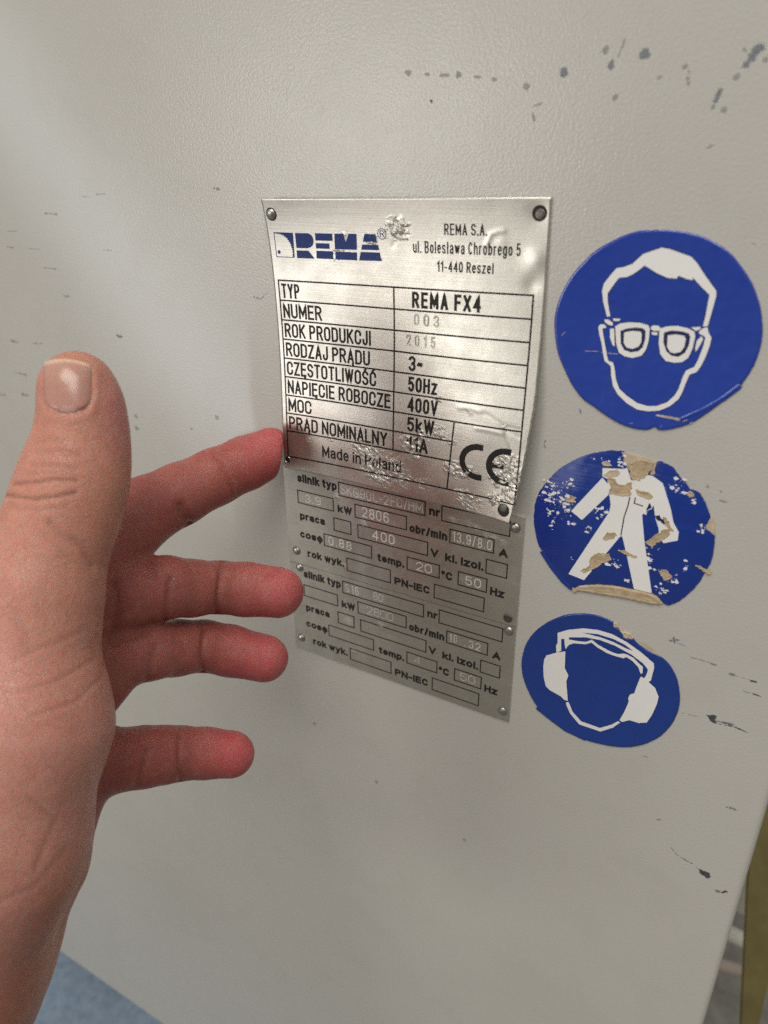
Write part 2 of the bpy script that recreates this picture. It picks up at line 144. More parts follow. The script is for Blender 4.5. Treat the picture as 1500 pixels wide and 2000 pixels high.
class Nodes:
    def __init__(s, name):
        s.m = bpy.data.materials.new(name); s.m.use_nodes = True; s.t = s.m.node_tree
        s.b = s.t.nodes['Principled BSDF']
    def n(s, kind, **kw):
        x = s.t.nodes.new('ShaderNode'+kind)
        for k, v in kw.items():
            if hasattr(x, k) and not k.startswith('i_'): setattr(x, k, v)
        return x
    def l(s, a, b): s.t.links.new(a, b)
    def noise(s, scale, detail=4, rough=.55, mapping=None, coord='Object'):
        c = s.n('TexCoord'); t = s.n('TexNoise'); t.inputs['Scale'].default_value = scale
        t.inputs['Detail'].default_value = detail; t.inputs['Roughness'].default_value = rough
        if mapping:
            mp = s.n('Mapping'); mp.inputs['Scale'].default_value = mapping; s.l(c.outputs[coord], mp.inputs[0]); s.l(mp.outputs[0], t.inputs['Vector'])
        else: s.l(c.outputs[coord], t.inputs['Vector'])
        return t.outputs['Fac']
    def ramp(s, fac, stops):
        r = s.n('ValToRGB'); el = r.color_ramp.elements
        while len(el) < len(stops): el.new(0.5)
        for e, (p, c) in zip(el, stops):
            e.position = p; e.color = (c, c, c, 1) if isinstance(c, (int, float)) else (*c, 1)
        s.l(fac, r.inputs[0]); return r.outputs[0]
    def bump(s, fac, strength, dist, prev=None):
        b = s.n('Bump'); b.inputs['Strength'].default_value = strength; b.inputs['Distance'].default_value = dist
        s.l(fac, b.inputs['Height'])
        if prev: s.l(prev, b.inputs['Normal'])
        return b.outputs[0]
    def mix(s, fac, a, b, blend='MIX'):
        m = s.n('Mix', data_type='RGBA', blend_type=blend)
        for sock, val in ((m.inputs[0], fac), (m.inputs[6], a), (m.inputs[7], b)):
            if hasattr(val, 'is_output'): s.l(val, sock)
            elif isinstance(val, (int, float)): sock.default_value = val
            else: sock.default_value = (*val, 1)
        return m.outputs[2]
    def math(s, op, a, b=0.0, clamp=False):
        m = s.n('Math', operation=op, use_clamp=clamp)
        for sock, val in ((m.inputs[0], a), (m.inputs[1], b)):
            if hasattr(val, 'is_output'): s.l(val, sock)
            else: sock.default_value = val
        return m.outputs[0]
    def attr(s, name): 
        a = s.n('Attribute', attribute_name=name); return a
    def set(s, **kw):
        for k, v in kw.items():
            i = s.b.inputs[k.replace('_', ' ')]
            if hasattr(v, 'is_output'): s.l(v, i)
            else: i.default_value = (*v, 1) if isinstance(v, tuple) else v
        return s

# ---------------------------------------------------------------- materials
def mat_panel():
    s = Nodes('panel_paint')
    base = s.mix(s.ramp(s.noise(4, 3), [(.3, 0), (.7, 1)]), (.525, .51, .472), (.565, .55, .51))
    base = s.mix(s.math('MULTIPLY', s.ramp(s.noise(38, 6, .7), [(.50, 0), (.75, 1)]), .20), base, (.42, .40, .35))
    base = s.mix(s.math('MULTIPLY', s.ramp(s.noise(1, 5, .65, (9, 9, 22)), [(.52, 0), (.72, 1)]), .16), base, (.44, .42, .375))
    peel = s.noise(1300, 2, .5)
    n = s.bump(peel, .26, .00036); n = s.bump(s.noise(9, 2), .10, .002, n)
    s.set(Base_Color=base, Roughness=s.ramp(s.noise(60, 4), [(.3, .19), (.7, .25)]), Normal=n)
    s.b.inputs['Specular IOR Level'].default_value = .5
    return s.m
def metal(name, col, rough, brush=.5, scuff=True):
    s = Nodes(name)
    w = s.attr('wear').outputs['Fac']
    br = s.noise(1, 5, .65, (28, 60, 2600)); sm = s.noise(130, 4, .6)
    cc = s.n('TexCoord'); warp = s.n('TexNoise'); warp.inputs['Scale'].default_value = 700; s.l(cc.outputs['Object'], warp.inputs['Vector'])
    va = s.n('VectorMath', operation='MULTIPLY_ADD'); va.inputs[1].default_value = (.0011,)*3; s.l(warp.outputs['Color'], va.inputs[0]); s.l(cc.outputs['Object'], va.inputs[2])
    v1 = s.n('TexVoronoi', feature='F1'); v1.inputs['Scale'].default_value = 520; s.l(va.outputs[0], v1.inputs['Vector'])
    v2 = s.n('TexVoronoi', feature='F1'); v2.inputs['Scale'].default_value = 1300; s.l(va.outputs[0], v2.inputs['Vector'])
    fine = s.noise(1700, 4, .75)
    flake = s.math('MULTIPLY', s.ramp(s.math('ADD', s.math('MULTIPLY', w, .30), fine), [(.72, 0), (.80, 1)]), s.ramp(w, [(.22, 0), (.6, 1)]))
    n = s.bump(br, .065*brush, .00030); n = s.bump(sm, .04, .0011, n)
    hw = s.math('MULTIPLY', s.math('ADD', v1.outputs['Distance'], s.math('MULTIPLY', v2.outputs['Distance'], .5)), s.ramp(w, [(.12, 0), (.8, 1)]))
    n = s.bump(hw, .42, .0006, n)
    n = s.bump(s.math('MULTIPLY', fine, s.ramp(w, [(.12, 0), (.8, 1)])), .7, .00035, n)
    c = s.mix(s.ramp(br, [(.35, 0), (.65, 1)]), tuple(x*.93 for x in col), col)
    c = s.mix(s.math('MULTIPLY', s.ramp(s.noise(1, 3, .7, (900, 2500, 3500)), [(.70, 0), (.76, 1)]), .35), c, tuple(x*.4 for x in col))
    c = s.mix(s.math('MULTIPLY', flake, .7), c, (.92, .91, .86))
    r = s.math('ADD', s.ramp(sm, [(.3, rough-.05), (.7, rough+.07)]), s.math('MULTIPLY', w, .12))
    s.set(Base_Color=c, Metallic=s.math('SUBTRACT', .93, s.math('MULTIPLY', flake, .5)), Roughness=r, Normal=n)
    return s.m
def ink(name, col, wearable=True):
    s = Nodes(name)
    w = s.attr('wear').outputs['Fac']
    nz = s.noise(700, 5, .7)
    f = s.ramp(s.math('ADD', s.math('MULTIPLY', w, .62), nz), [(.83, 0), (.87, 1)])
    grain = s.ramp(s.noise(1500, 2, .6), [(.68, 0), (.74, 1)])
    f = s.math('MAXIMUM', f, s.math('MULTIPLY', grain, .22))
    c = s.mix(f, col, (.66, .65, .60))
    s.set(Base_Color=c, Metallic=f, Roughness=s.math('ADD', s.math('MULTIPLY', f, -.1), .45))
    s.b.inputs['Specular IOR Level'].default_value = .35
    return s.m
def vinyl(name, col, fleck=.0):
    s = Nodes(name)
    n = s.bump(s.noise(55, 3), .20, .0035); n = s.bump(s.noise(420, 3), .10, .0005, n)
    fl = s.math('MULTIPLY', s.ramp(s.noise(900, 4, .7), [(.70, 0), (.76, 1)]), .35)
    n = n
    c = s.mix(fl, col, tuple(min(1, x*1.6+.02) for x in col))
    s.set(Base_Color=c, Roughness=s.ramp(s.noise(40, 3), [(.3, .14), (.7, .24)]), Normal=n)
    s.b.inputs['Coat Weight'].default_value = .6; s.b.inputs['Coat Roughness'].default_value = .12
    return s.m
def plain(name, col, rough=.5, nscale=200, var=.12, bump=.0, metallic=0.0):
    s = Nodes(name); f = s.ramp(s.noise(nscale, 5, .65), [(.3, 0), (.7, 1)])
    c = s.mix(f, tuple(x*(1-var) for x in col), tuple(min(1, x*(1+var)) for x in col))
    s.set(Base_Color=c, Roughness=rough, Metallic=metallic)
    if bump: s.set(Normal=s.bump(s.noise(nscale*2, 4), .6, bump))
    return s.m
def mat_skin():
    s = Nodes('skin')
    t = s.attr('tone').outputs['Color']
    c = s.mix(s.math('MULTIPLY', s.ramp(s.noise(95, 4, .6), [(.35, 0), (.7, 1)]), .22), t, (.72, .42, .38), 'MULTIPLY')
    c = s.mix(s.math('MULTIPLY', s.ramp(s.noise(34, 3), [(.4, 0), (.75, 1)]), .16), c, (.58, .34, .27))
    c = s.mix(s.math('MULTIPLY', s.ramp(s.noise(900, 3, .7), [(.45, 0), (.7, 1)]), .18), c, (.30, .10, .07))
    c = s.mix(s.math('MULTIPLY', s.ramp(s.noise(210, 5, .65), [(.48, 0), (.62, 1)]), .20), c, (.44, .16, .12))
    c = s.mix(s.math('MULTIPLY', s.ramp(s.noise(330, 4, .6), [(.52, 0), (.74, 1)]), .12), c, (.66, .40, .32))
    c0 = s.n('TexCoord'); wp = s.n('TexNoise'); wp.inputs['Scale'].default_value = 120; s.l(c0.outputs['Object'], wp.inputs['Vector'])
    wa = s.n('VectorMath', operation='MULTIPLY_ADD'); wa.inputs[1].default_value = (.006,)*3; s.l(wp.outputs['Color'], wa.inputs[0]); s.l(c0.outputs['Object'], wa.inputs[2])
    m0 = s.n('Mapping'); m0.inputs['Rotation'].default_value = (0, .6, 0); m0.inputs['Scale'].default_value = (1, 1, .38); s.l(wa.outputs[0], m0.inputs[0])
    vl = s.n('TexVoronoi', feature='DISTANCE_TO_EDGE'); vl.inputs['Scale'].default_value = 230; s.l(m0.outputs[0], vl.inputs['Vector'])
    lines = s.ramp(vl.outputs['Distance'], [(0, 1), (.045, 0)])
    c = s.mix(s.math('MULTIPLY', lines, .16), c, (.26, .09, .06))
    v = s.n('TexVoronoi', feature='DISTANCE_TO_EDGE'); v.inputs['Scale'].default_value = 950
    cc = s.n('TexCoord'); mp = s.n('Mapping'); mp.inputs['Scale'].default_value = (1, 1, 1.6)
    s.l(cc.outputs['Object'], mp.inputs[0]); s.l(mp.outputs[0], v.inputs['Vector'])
    n = s.bump(s.ramp(v.outputs['Distance'], [(0, 0), (.12, 1)]), .34, .00028)
    n = s.bump(lines, -.25, .0003, n)
    n = s.bump(s.noise(1, 4, .6, (260, 260, 900)), .16, .0005, n)
    n = s.bump(s.noise(420, 4, .6), .14, .0005, n)
    s.set(Base_Color=c, Roughness=s.ramp(s.noise(300, 3), [(.3, .33), (.7, .49)]), Normal=n)
    b = s.b.inputs
    b['Subsurface Weight'].default_value = .45; b['Subsurface Radius'].default_value = (1.0, .32, .18); b['Subsurface Scale'].default_value = .0022
    b['Specular IOR Level'].default_value = .38
    return s.m
def mat_nail():
    s = Nodes('nail'); t = s.attr('tone').outputs['Color']
    s.set(Base_Color=s.mix(.12, t, s.mix(s.noise(1, 3, .5, (900, 900, 60)), (.62, .36, .30), (.72, .47, .40))), Roughness=.24, Normal=s.bump(s.noise(1, 3, .5, (1500, 1500, 50)), .12, .0003))
    b = s.b.inputs; b['Subsurface Weight'].default_value = .3; b['Subsurface Radius'].default_value = (1, .35, .2); b['Subsurface Scale'].default_value = .0012
    b['Coat Weight'].default_value = .05
    return s.m
PAINT = mat_panel()
STEEL = metal('brushed_aluminium', (.78, .75, .685), .35, 1.0)
STEEL2 = metal('dull_aluminium', (.68, .66, .595), .40, .7)
RIVET = plain('rivet_metal', (.52, .51, .48), .32, 900, .2, .0002, 1.0)
DARKRIVET = plain('dark_rivet_metal', (.20, .19, .17), .45, 900, .3, .0002, 1.0)
HOLE = plain('hole_dark', (.025, .022, .018), .8)  # near-black, gives the shaded depth of the holes as flat discs
INK = ink('black_print', (.012, .010, .009)); INK2 = ink('dark_print', (.022, .020, .018)); BLUEINK = ink('blue_print', (.012, .034, .175))
def stamp(name, col, cover, rough=.42, metal=.35):
    s = Nodes(name); out = s.t.nodes['Material Output']
    s.set(Base_Color=col, Roughness=rough, Metallic=metal, Normal=s.bump(s.noise(2200, 3), .5, .0002))
    tr = s.n('BsdfTransparent'); mx = s.n('MixShader')
    s.l(s.ramp(s.math('ADD', s.noise(1300, 3, .7), s.math('MULTIPLY', s.noise(260, 2), .6)), [(.90-cover, 0), (1.14-cover, 1)]), mx.inputs[0])
    s.l(tr.outputs[0], mx.inputs[1]); s.l(s.b.outputs[0], mx.inputs[2]); s.l(mx.outputs[0], out.inputs[0])
    return s.m
STAMP = stamp('stamped_metal', (.88, .86, .80), .44)
STAMPF = stamp('faint_stamp', (.80, .78, .71), .36)
STAMPD = plain('stamped_groove', (.42, .41, .37), .42, 1200, .25, .0002, .9)
BLUE = [vinyl('blue_vinyl_a', (.016, .052, .37)), vinyl('blue_vinyl_b', (.007, .036, .27)), vinyl('blue_vinyl_c', (.007, .042, .27))]  # first blue is raised to stand in for a violet reflection
NAVY = plain('navy_print', (.010, .018, .085), .4)
WHITE = plain('white_vinyl', (.87, .865, .84), .30, 60, .03)
TAN = plain('torn_paper', (.50, .385, .245), .85, 420, .22, .0006)
PALETAN = plain('glue_residue', (.56, .46, .33), .8, 300, .25, .0005)
def chip(name, col, cover):
    s = Nodes(name); out = s.t.nodes['Material Output']
    s.set(Base_Color=s.mix(s.noise(700, 4, .7), tuple(x*.8 for x in col), tuple(x*1.25 for x in col)), Roughness=.6)
    tr = s.n('BsdfTransparent'); mx = s.n('MixShader')
    f = s.ramp(s.math('ADD', s.math('ADD', s.math('MULTIPLY', s.noise(1100, 4, .7), .7), s.math('MULTIPLY', s.noise(400, 3), .5)), s.math('MULTIPLY', s.attr('fade').outputs['Fac'], .55)), [(1.12-cover, 0), (1.42-cover, 1)])
    s.l(f, mx.inputs[0]); s.l(tr.outputs[0], mx.inputs[1]); s.l(s.b.outputs[0], mx.inputs[2]); s.l(mx.outputs[0], out.inputs[0])
    return s.m
CHIP = [chip('scuff_faint', (.33, .32, .295), .36), chip('scuff_grey', (.30, .295, .28), .32), chip('scuff_blue_grey', (.20, .215, .24), .38), chip('scuff_dark', (.06, .068, .075), .38)]
RINGMAT = plain('rivet_dirt', (.19, .185, .17), .6, 500, .25)
SKIN = mat_skin(); NAIL = mat_nail()

# ---------------------------------------------------------------- the panel
def rounded_box(name, lo, hi, bev, mat, parent=None, seg=4, **kw):
    b = bmesh.new(); bmesh.ops.create_cube(b, size=1)
    for v in b.verts:
        for i in range(3): v.co[i] = (lo[i]+hi[i])/2+v.co[i]*(hi[i]-lo[i])
    if bev: bmesh.ops.bevel(b, geom=b.edges[:], offset=bev, segments=seg, affect='EDGES', profile=.5)
    me = bpy.data.meshes.new(name); b.to_mesh(me); b.free(); me.materials.append(mat)
    if bev: me.polygons.foreach_set('use_smooth', [False]*len(me.polygons))
    return new_obj(name, me, parent, **kw)
panel = rounded_box('cabinet_wall', (-.75, 0, -.458), (.1335, .012, .75), .0022, PAINT, label='large off-white painted sheet metal panel with scuffs carrying the plates and stickers', cat='wall')

def resample(pts, n_per=4, closed=True):
    P = [np.array(p, float) for p in pts]; out = []; N = len(P)
    for i in range(N):
        p0, p1, p2, p3 = P[i-1], P[i], P[(i+1) % N], P[(i+2) % N]
        for k in range(n_per):
            t = k/n_per
            out.append(.5*((2*p1)+(-p0+p2)*t+(2*p0-5*p1+4*p2-p3)*t*t+(-p0+3*p1-3*p2+p3)*t**3))
    return out
def densify(pts, step):
    out = []
    for i, p in enumerate(pts):
        q = pts[(i+1) % len(pts)]; p = np.array(p, float); q = np.array(q, float)
        n = max(1, int(np.linalg.norm(q-p)/step))
        out += [p+(q-p)*k/n for k in range(n)]
    return out
def ragged(pts, amp, step=.35, freq=2.0, seed=0.):
    out = densify(pts, step); res = []
    for i, p in enumerate(out):
        a, b = out[i-1], out[(i+1) % len(out)]; t = b-a; t /= np.linalg.norm(t)+1e-9
        k = mnoise.noise(Vector((p[0]*freq, p[1]*freq, seed)))+.5*mnoise.noise(Vector((p[0]*freq*3, p[1]*freq*3, seed+5)))
        res.append(p+np.array([t[1], -t[0]])*amp*k)
    return res
def fill_poly(pts, h, thick=0.0, inset=None):
    """A filled outline (mm) raised h above the panel, with a skirt down to h-thick; returns verts (u, v, h), faces."""
    pts = [np.array(p[:2], float) for p in pts]
    A = sum(pts[i-1][0]*p[1]-p[0]*pts[i-1][1] for i, p in enumerate(pts))
    if A < 0: pts = pts[::-1]
    n = len(pts); V = []; Fc = []
    rings = [(0, h-thick), (0, h-.0)] if not inset else [(0, h-thick)]+[(o, h+dh) for o, dh in inset]
    nor = []
    for i, p in enumerate(pts):
        a, b = pts[i-1], pts[(i+1) % n]; t = b-a; t = t/(np.linalg.norm(t)+1e-9); nor.append(np.array([-t[1], t[0]]))
    for o, hh_ in rings:
        V += [(p[0]+m[0]*o, p[1]+m[1]*o, hh_) for p, m in zip(pts, nor)]
    for k in range(len(rings)-1):
        for i in range(n):
            j = (i+1) % n; Fc.append((k*n+i, k*n+j, (k+1)*n+j, (k+1)*n+i))
    base = (len(rings)-1)*n
    tri = tessellate_polygon([[Vector((V[base+i][0], V[base+i][1], 0)) for i in range(n)]])
    Fc += [tuple(base+i for i in t) for t in tri]
    return V, Fc
def flat_world(V, org):                               # (u, v, height) mm -> local metres
    return [((u-org[0])*MM, -h*MM, -(v-org[1])*MM) for u, v, h in V]
class Acc:
    def __init__(s): s.V = []; s.F = []
    def add(s, V, F_):
        b = len(s.V); s.V += list(V); s.F += [tuple(b+i for i in f) for f in F_]
    def build(s, name, org, mat, parent, conv=None, wear=None, **kw):
        me = mesh_from(name, (conv or (lambda V: flat_world(V, org)))(s.V), s.F, mat)
        fix_normals(me)
        if wear is not None:
            a = me.attributes.new('wear', 'FLOAT', 'POINT'); a.data.foreach_set('value', [float(x) for x in wear(s.V)])
        return new_obj(name, me, parent, **kw)

# paint chips and scuffs, one part of the panel
for d in range(4):
    V = []; Fc = []; fade = []
    for i, (u0, v0, u1, v1, wd, dk) in enumerate(DATA['marks']):
        if dk != d: continue
        a = np.array([u0, v0]); b = np.array([u1, v1]); t = b-a; L = np.linalg.norm(t)+1e-6; t /= L; nn = np.array([-t[1], t[0]])
        pieces = 1 if L < max(2.2, 2.6*wd) else int(2+L/1.9)
        for k in range(pieces):
            if pieces == 1: c0, c1, w_ = a-t*.3, b+t*.3, wd*1.35+.15
            else:
                s0 = L*k/pieces+rng.uniform(-.3, .3); c0 = a+t*s0; c1 = c0+t*(L/pieces)*rng.uniform(.8, 1.5); w_ = wd*rng.uniform(.5, 1.25)+.12
            sh = rng.uniform(-.15, .15)*wd; mid = (c0+c1)/2+nn*sh; ax = np.linalg.norm(c1-c0)/2; n = 22; h = .012+.0015*(i % 7)+.0004*k; base = len(V)
            rim = []
            for q in range(n):
                an = 2*math.pi*q/n; kk = 1+.45*mnoise.noise(Vector((math.cos(an)*1.7, math.sin(an)*1.7, i*3.7+k)))
                rim.append(t*math.cos(an)*ax*kk+nn*math.sin(an)*w_/2*kk)
            for sc2, fd in ((1.25, 0.), (.85, .5), (.4, 1.)):
                V += [(*(mid+r*sc2), h) for r in rim]; fade += [fd]*n
            V.append((*mid, h)); fade.append(1.)
            for g in (0, 1): Fc += [(base+g*n+q, base+g*n+(q+1) % n, base+(g+1)*n+(q+1) % n, base+(g+1)*n+q) for q in range(n)]
            Fc += [(base+2*n+q, base+2*n+(q+1) % n, base+3*n) for q in range(n)]
    me = mesh_from('paint_scuff', flat_world(V, (0, 0)), Fc, CHIP[d])
    at = me.attributes.new('fade', 'FLOAT', 'POINT'); at.data.foreach_set('value', fade)
    new_obj('paint_scuff', me, panel, kind='stuff')

# ---------------------------------------------------------------- stroke lettering
def A_(cx, cy, rx, ry, a0, a1, n=None):
    n = n or max(4, int(abs(a1-a0)/15))
    return [(cx+rx*math.cos(math.radians(a0+(a1-a0)*i/n)), cy+ry*math.sin(math.radians(a0+(a1-a0)*i/n))) for i in range(n+1)]
def glyph(c, R):
    """(relative width, stroke centre lines) in a box x 0..1, y 0..1 (cap height); R: vertical radius of round corners."""
    X = .73; q = .5; r = min(R, .25); xr = min(R, X/2)
    T1 = A_(q, 1-R, q, R, 0, 180); B1 = A_(q, R, q, R, 180, 360)
    up = {
     'A': (1, [[(0, 0), (.5, 1), (1, 0)], [(.19, .30), (.81, .30)]]), 'B': (1, [[(.55, .52), (0, .52), (0, 1)]+A_(.5, .76, .44, .24, 90, -90), [(0, .52), (0, 0)]+[(.5, 0)]+A_(.5, .26, .5, .26, -90, 90)]),
     'C': (1, [[(1, min(1-R, .70))]+A_(q, 1-R, q, R, 0 if R < .4 else 35, 180)+A_(q, R, q, R, 180, 360 if R < .4 else 325)+[(1, max(R, .30))]] if R < .4 else [A_(q, .5, q, .5, 40, 320)]),
     'D': (1, [[(0, 0), (0, 1)]+A_(.5, 1-R, .5, R, 90, 0)+A_(.5, R, .5, R, 0, -90)+[(0, 0)]]),
     'E': (.86, [[(1, 1), (0, 1), (0, 0), (1, 0)], [(0, .52), (.88, .52)]]), 'F': (.84, [[(1, 1), (0, 1), (0, 0)], [(0, .52), (.85, .52)]]),
     'H': (1, [[(0, 0), (0, 1)], [(1, 0), (1, 1)], [(0, .52), (1, .52)]]), 'I': (.02, [[(.5, 0), (.5, 1)]]), 'J': (.72, [[(1, 1), (1, R)]+A_(q, R, q, R, 0, -180)+[(0, R+.08)]]),
     'K': (1, [[(0, 0), (0, 1)], [(.95, 1), (.02, .42)], [(.30, .60), (1, 0)]]), 'L': (.8, [[(0, 1), (0, 0), (1, 0)]]), 'M': (1.25, [[(0, 0), (0, 1), (.5, .22), (1, 1), (1, 0)]]),
     'N': (1, [[(0, 0), (0, 1), (1, 0), (1, 1)]]), 'O': (1, [T1+B1+[(1, 1-R)]]), 'P': (.95, [[(0, 0), (0, 1)]+A_(.5, .74, .5, .26, 90, -90)+[(0, .48)]]),
     'R': (1, [[(0, 0), (0, 1)]+A_(.5, .75, .47, .25, 90, -90)+[(0, .5)], [(.5, .5), (1, 0)]]), 'S': (.95, [A_(q, .75, q, .25, 15, 262)+A_(q, .25, q, .25, 82, -165)]),
     'T': (.92, [[(0, 1), (1, 1)], [(.5, 1), (.5, 0)]]), 'U': (1, [[(0, 1), (0, R)]+B1+[(1, 1)]]), 'V': (1, [[(0, 1), (.5, 0), (1, 1)]]), 'W': (1.45, [[(0, 1), (.26, 0), (.5, 1), (.74, 0), (1, 1)]]),
     'X': (1, [[(0, 0), (1, 1)], [(0, 1), (1, 0)]]), 'Y': (.98, [[(0, 1), (.5, .45), (1, 1)], [(.5, .45), (.5, 0)]]), 'Z': (.92, [[(0, 1), (1, 1), (0, 0), (1, 0)]]), 'G': (1, [[(1, .75)]+A_(q, 1-R, q, R, 10, 180)+A_(q, R, q, R, 180, 360)+[(1, .46), (.6, .46)]]),
     '0': (.9, [T1+B1+[(1, 1-R)]]), '1': (.45, [[(0, .78), (1, 1), (1, 0)]]), '2': (.9, [A_(q, .72, q, .28, 172, -35)+[(0, 0), (1, 0)]]), '3': (.9, [A_(q, .75, .47, .25, 160, -80)+A_(q, .26, q, .26, 80, -160)]),
     '4': (.95, [[(.78, 0), (.78, 1), (0, .28), (1, .28)]]), '5': (.9, [[(.92, 1), (.12, 1), (.05, .54)]+A_(q, .32, q, .32, 135, -150)]), '6': (.9, [A_(q, .70, q, .30, 25, 180)+[(0, .3)]+A_(q, .3, q, .3, 180, 540)]),
     '8': (.9, [A_(q, .76, .44, .24, -90, 270), A_(q, .26, q, .26, 90, 450)]), '9': (.9, [A_(q, .30, q, .30, 205, 360)+[(1, .7)]+A_(q, .7, q, .3, 0, 360)]),
     'a': (.82, [A_(.48, X-.2, .48, .2, 155, 0)+[(.96, 0)], [(.96, .42)]+A_(.45, .2, .45, .2, 95, 270)+[(.96, .13)]]), 'b': (.85, [[(0, 1), (0, 0)], A_(q, X/2, q, X/2, 175, -175)]), 'c': (.78, [A_(q, X/2, q, X/2, 45, 315)]),
     'd': (.85, [[(1, 1), (1, 0)], A_(q, X/2, q, X/2, 5, 355)]), 'e': (.83, [[(.03, X/2+.02), (1, X/2+.02)]+A_(q, X/2, q, X/2, 5, 315)]), 'g': (.85, [[(1, X), (1, -.08)]+A_(q, -.06, q, .2, 0, -155), A_(q, X/2, q, X/2, 5, 355)]),
     'h': (.85, [[(0, 0), (0, 1)], A_(q, X-.3, q, .3, 180, 0)+[(1, 0)]]), 'i': (.02, [[(.5, 0), (.5, X-.06)], [(.5, .95), (.5, .99)]]), 'k': (.82, [[(0, 0), (0, 1)], [(.9, X), (.05, .30)], [(.35, .45), (1, 0)]]), 'l': (.02, [[(.5, 0), (.5, 1)]]),
     'm': (1.4, [[(0, 0), (0, X)], A_(.25, X-.28, .25, .28, 180, 0)+[(.5, 0)], A_(.75, X-.28, .25, .28, 180, 0)+[(1, 0)]]), 'n': (.85, [[(0, 0), (0, X)], A_(q, X-.3, q, .3, 180, 0)+[(1, 0)]]), 'o': (.87, [A_(q, X/2, q, X/2, 0, 360)]),
     'p': (.85, [[(0, X), (0, -.28)], A_(q, X/2, q, X/2, 175, -175)]), 'r': (.5, [[(0, 0), (0, X)], A_(.75, X-.36, .75, .36, 180, 75)]), 's': (.76, [A_(q, X*.75, q, X*.25, 20, 262)+A_(q, X*.25, q, X*.25, 82, -160)]),
     't': (.48, [[(.42, .96), (.42, .16)]+A_(.82, .16, .40, .16, 180, 280), [(0, X), (.95, X)]]), 'u': (.85, [[(0, X), (0, .3)]+A_(q, .3, q, .3, 180, 360), [(1, X), (1, 0)]]), 'w': (1.25, [[(0, X), (.26, 0), (.5, X), (.74, 0), (1, X)]]), 'y': (.85, [[(0, X), (.5, 0)], [(1, X), (.5, 0), (.36, -.22), (.08, -.26)]]),
     'z': (.78, [[(0, X), (1, X), (0, 0), (1, 0)]]), '.': (.02, [[(.5, 0), (.5, .04)]]), '-': (.5, [[(0, .38), (1, .38)]]), '/': (.5, [[(0, -.05), (1, 1.05)]]), '~': (.62, [[(0, .44), (.22, .56), (.42, .54), (.6, .44), (.8, .42), (1, .54)]]),
     '\u00b0': (.36, [A_(q, .84, q, .16, 0, 360)]), '\u03c6': (1.0, [A_(q, X/2, q, X/2, 100, 440), [(.5, X+.1), (.5, -.28)]]),
    }
    pol = {'\u0104': ('A', [[(1, 0), (.88, -.10), (1.0, -.2)]]), '\u0118': ('E', [[(.9, 0), (.75, -.10), (.92, -.2)]]), '\u015a': ('S', [[(.42, 1.13), (.7, 1.27)]]), '\u0106': ('C', [[(.42, 1.13), (.7, 1.27)]]), '\u0142': ('l', [[(-.25, .40), (.25, .62)]])}
    if c in pol:
        b, ex = pol[c]; w, st = up[b]
        if c == '\u0142': return .22, [[(.5, 0), (.5, 1)], [(0, .42), (1, .66)]]
        return w, st+ex
    return up[c]
def dens(path, step):
    out = [np.array(path[0], float)]
    for p in path[1:]:
        p = np.array(p, float); d = np.linalg.norm(p-out[-1]); n = max(1, int(d/step)); a = out[-1]
        out += [a+(p-a)*(k+1)/n for k in range(n)]
    return out
def ribbon(acc, path, t, h, step=.45, crown=.014):
    P = dens(path, step); P = [p for i, p in enumerate(P) if i == 0 or np.linalg.norm(p-P[i-1]) > 1e-5]
    if len(P) < 2: return
    closed = np.linalg.norm(P[0]-P[-1]) < 1e-4
    if closed: P = P[:-1]
    else:
        a = P[0]-P[1]; P[0] = P[0]+a/np.linalg.norm(a)*t*.48; b = P[-1]-P[-2]; P[-1] = P[-1]+b/np.linalg.norm(b)*t*.48
    n = len(P); V = []; Fc = []
    for i in range(n):
        if closed: a, b = P[i]-P[i-1], P[(i+1) % n]-P[i]
        else: a = P[i]-P[i-1] if i else P[1]-P[0]; b = P[i+1]-P[i] if i < n-1 else a
        a = a/np.linalg.norm(a); b = b/np.linalg.norm(b); na = np.array([-a[1], a[0]]); nb = np.array([-b[1], b[0]])
        m = na+nb; L = np.linalg.norm(m)
        m = na if L < .3 else m/L/max(.45, float((m/L) @ na))
        V += [(*(P[i]+m*t/2), h), (*P[i], h+crown), (*(P[i]-m*t/2), h)]
    for i in range(n if closed else n-1):
        j = (i+1) % n
        for k in (0, 1): Fc.append((3*i+k, 3*i+k+1, 3*j+k+1, 3*j+k))
    acc.add(V, Fc)
_layer = [0]
def text(acc, s, x0, x1, yb, cap, t, R=.3, h=.03, gap=None, wscale=1.0, jit=0.0):
    """Letters fitted between x0 and x1 (mm), baseline yb (v down), cap height cap, stroke t."""
    gl = [None if c == ' ' else glyph(c, R) for c in s]
    gap = 1.55*t if gap is None else gap
    fixed = 0; rel = 0
    for g in gl:
        if g is None: rel += .42
        else: rel += g[0]; fixed += t
    fixed += gap*(len(s)-1)
    unit = max(.05, (x1-x0-fixed)/max(rel, .01)); x = x0
    for g in gl:
        if g is None: x += .42*unit+gap; continue
        w = g[0]*unit; jx, jy = rng.uniform(-jit, jit), rng.uniform(-jit, jit)
        for st in g[1]:
            _layer[0] = (_layer[0]+1) % 9
            ribbon(acc, [(x+t/2+px*w+jx, yb-t/2-py*(cap-t)+jy) for px, py in st], t, h+.0021*_layer[0])
        x += w+t+gap

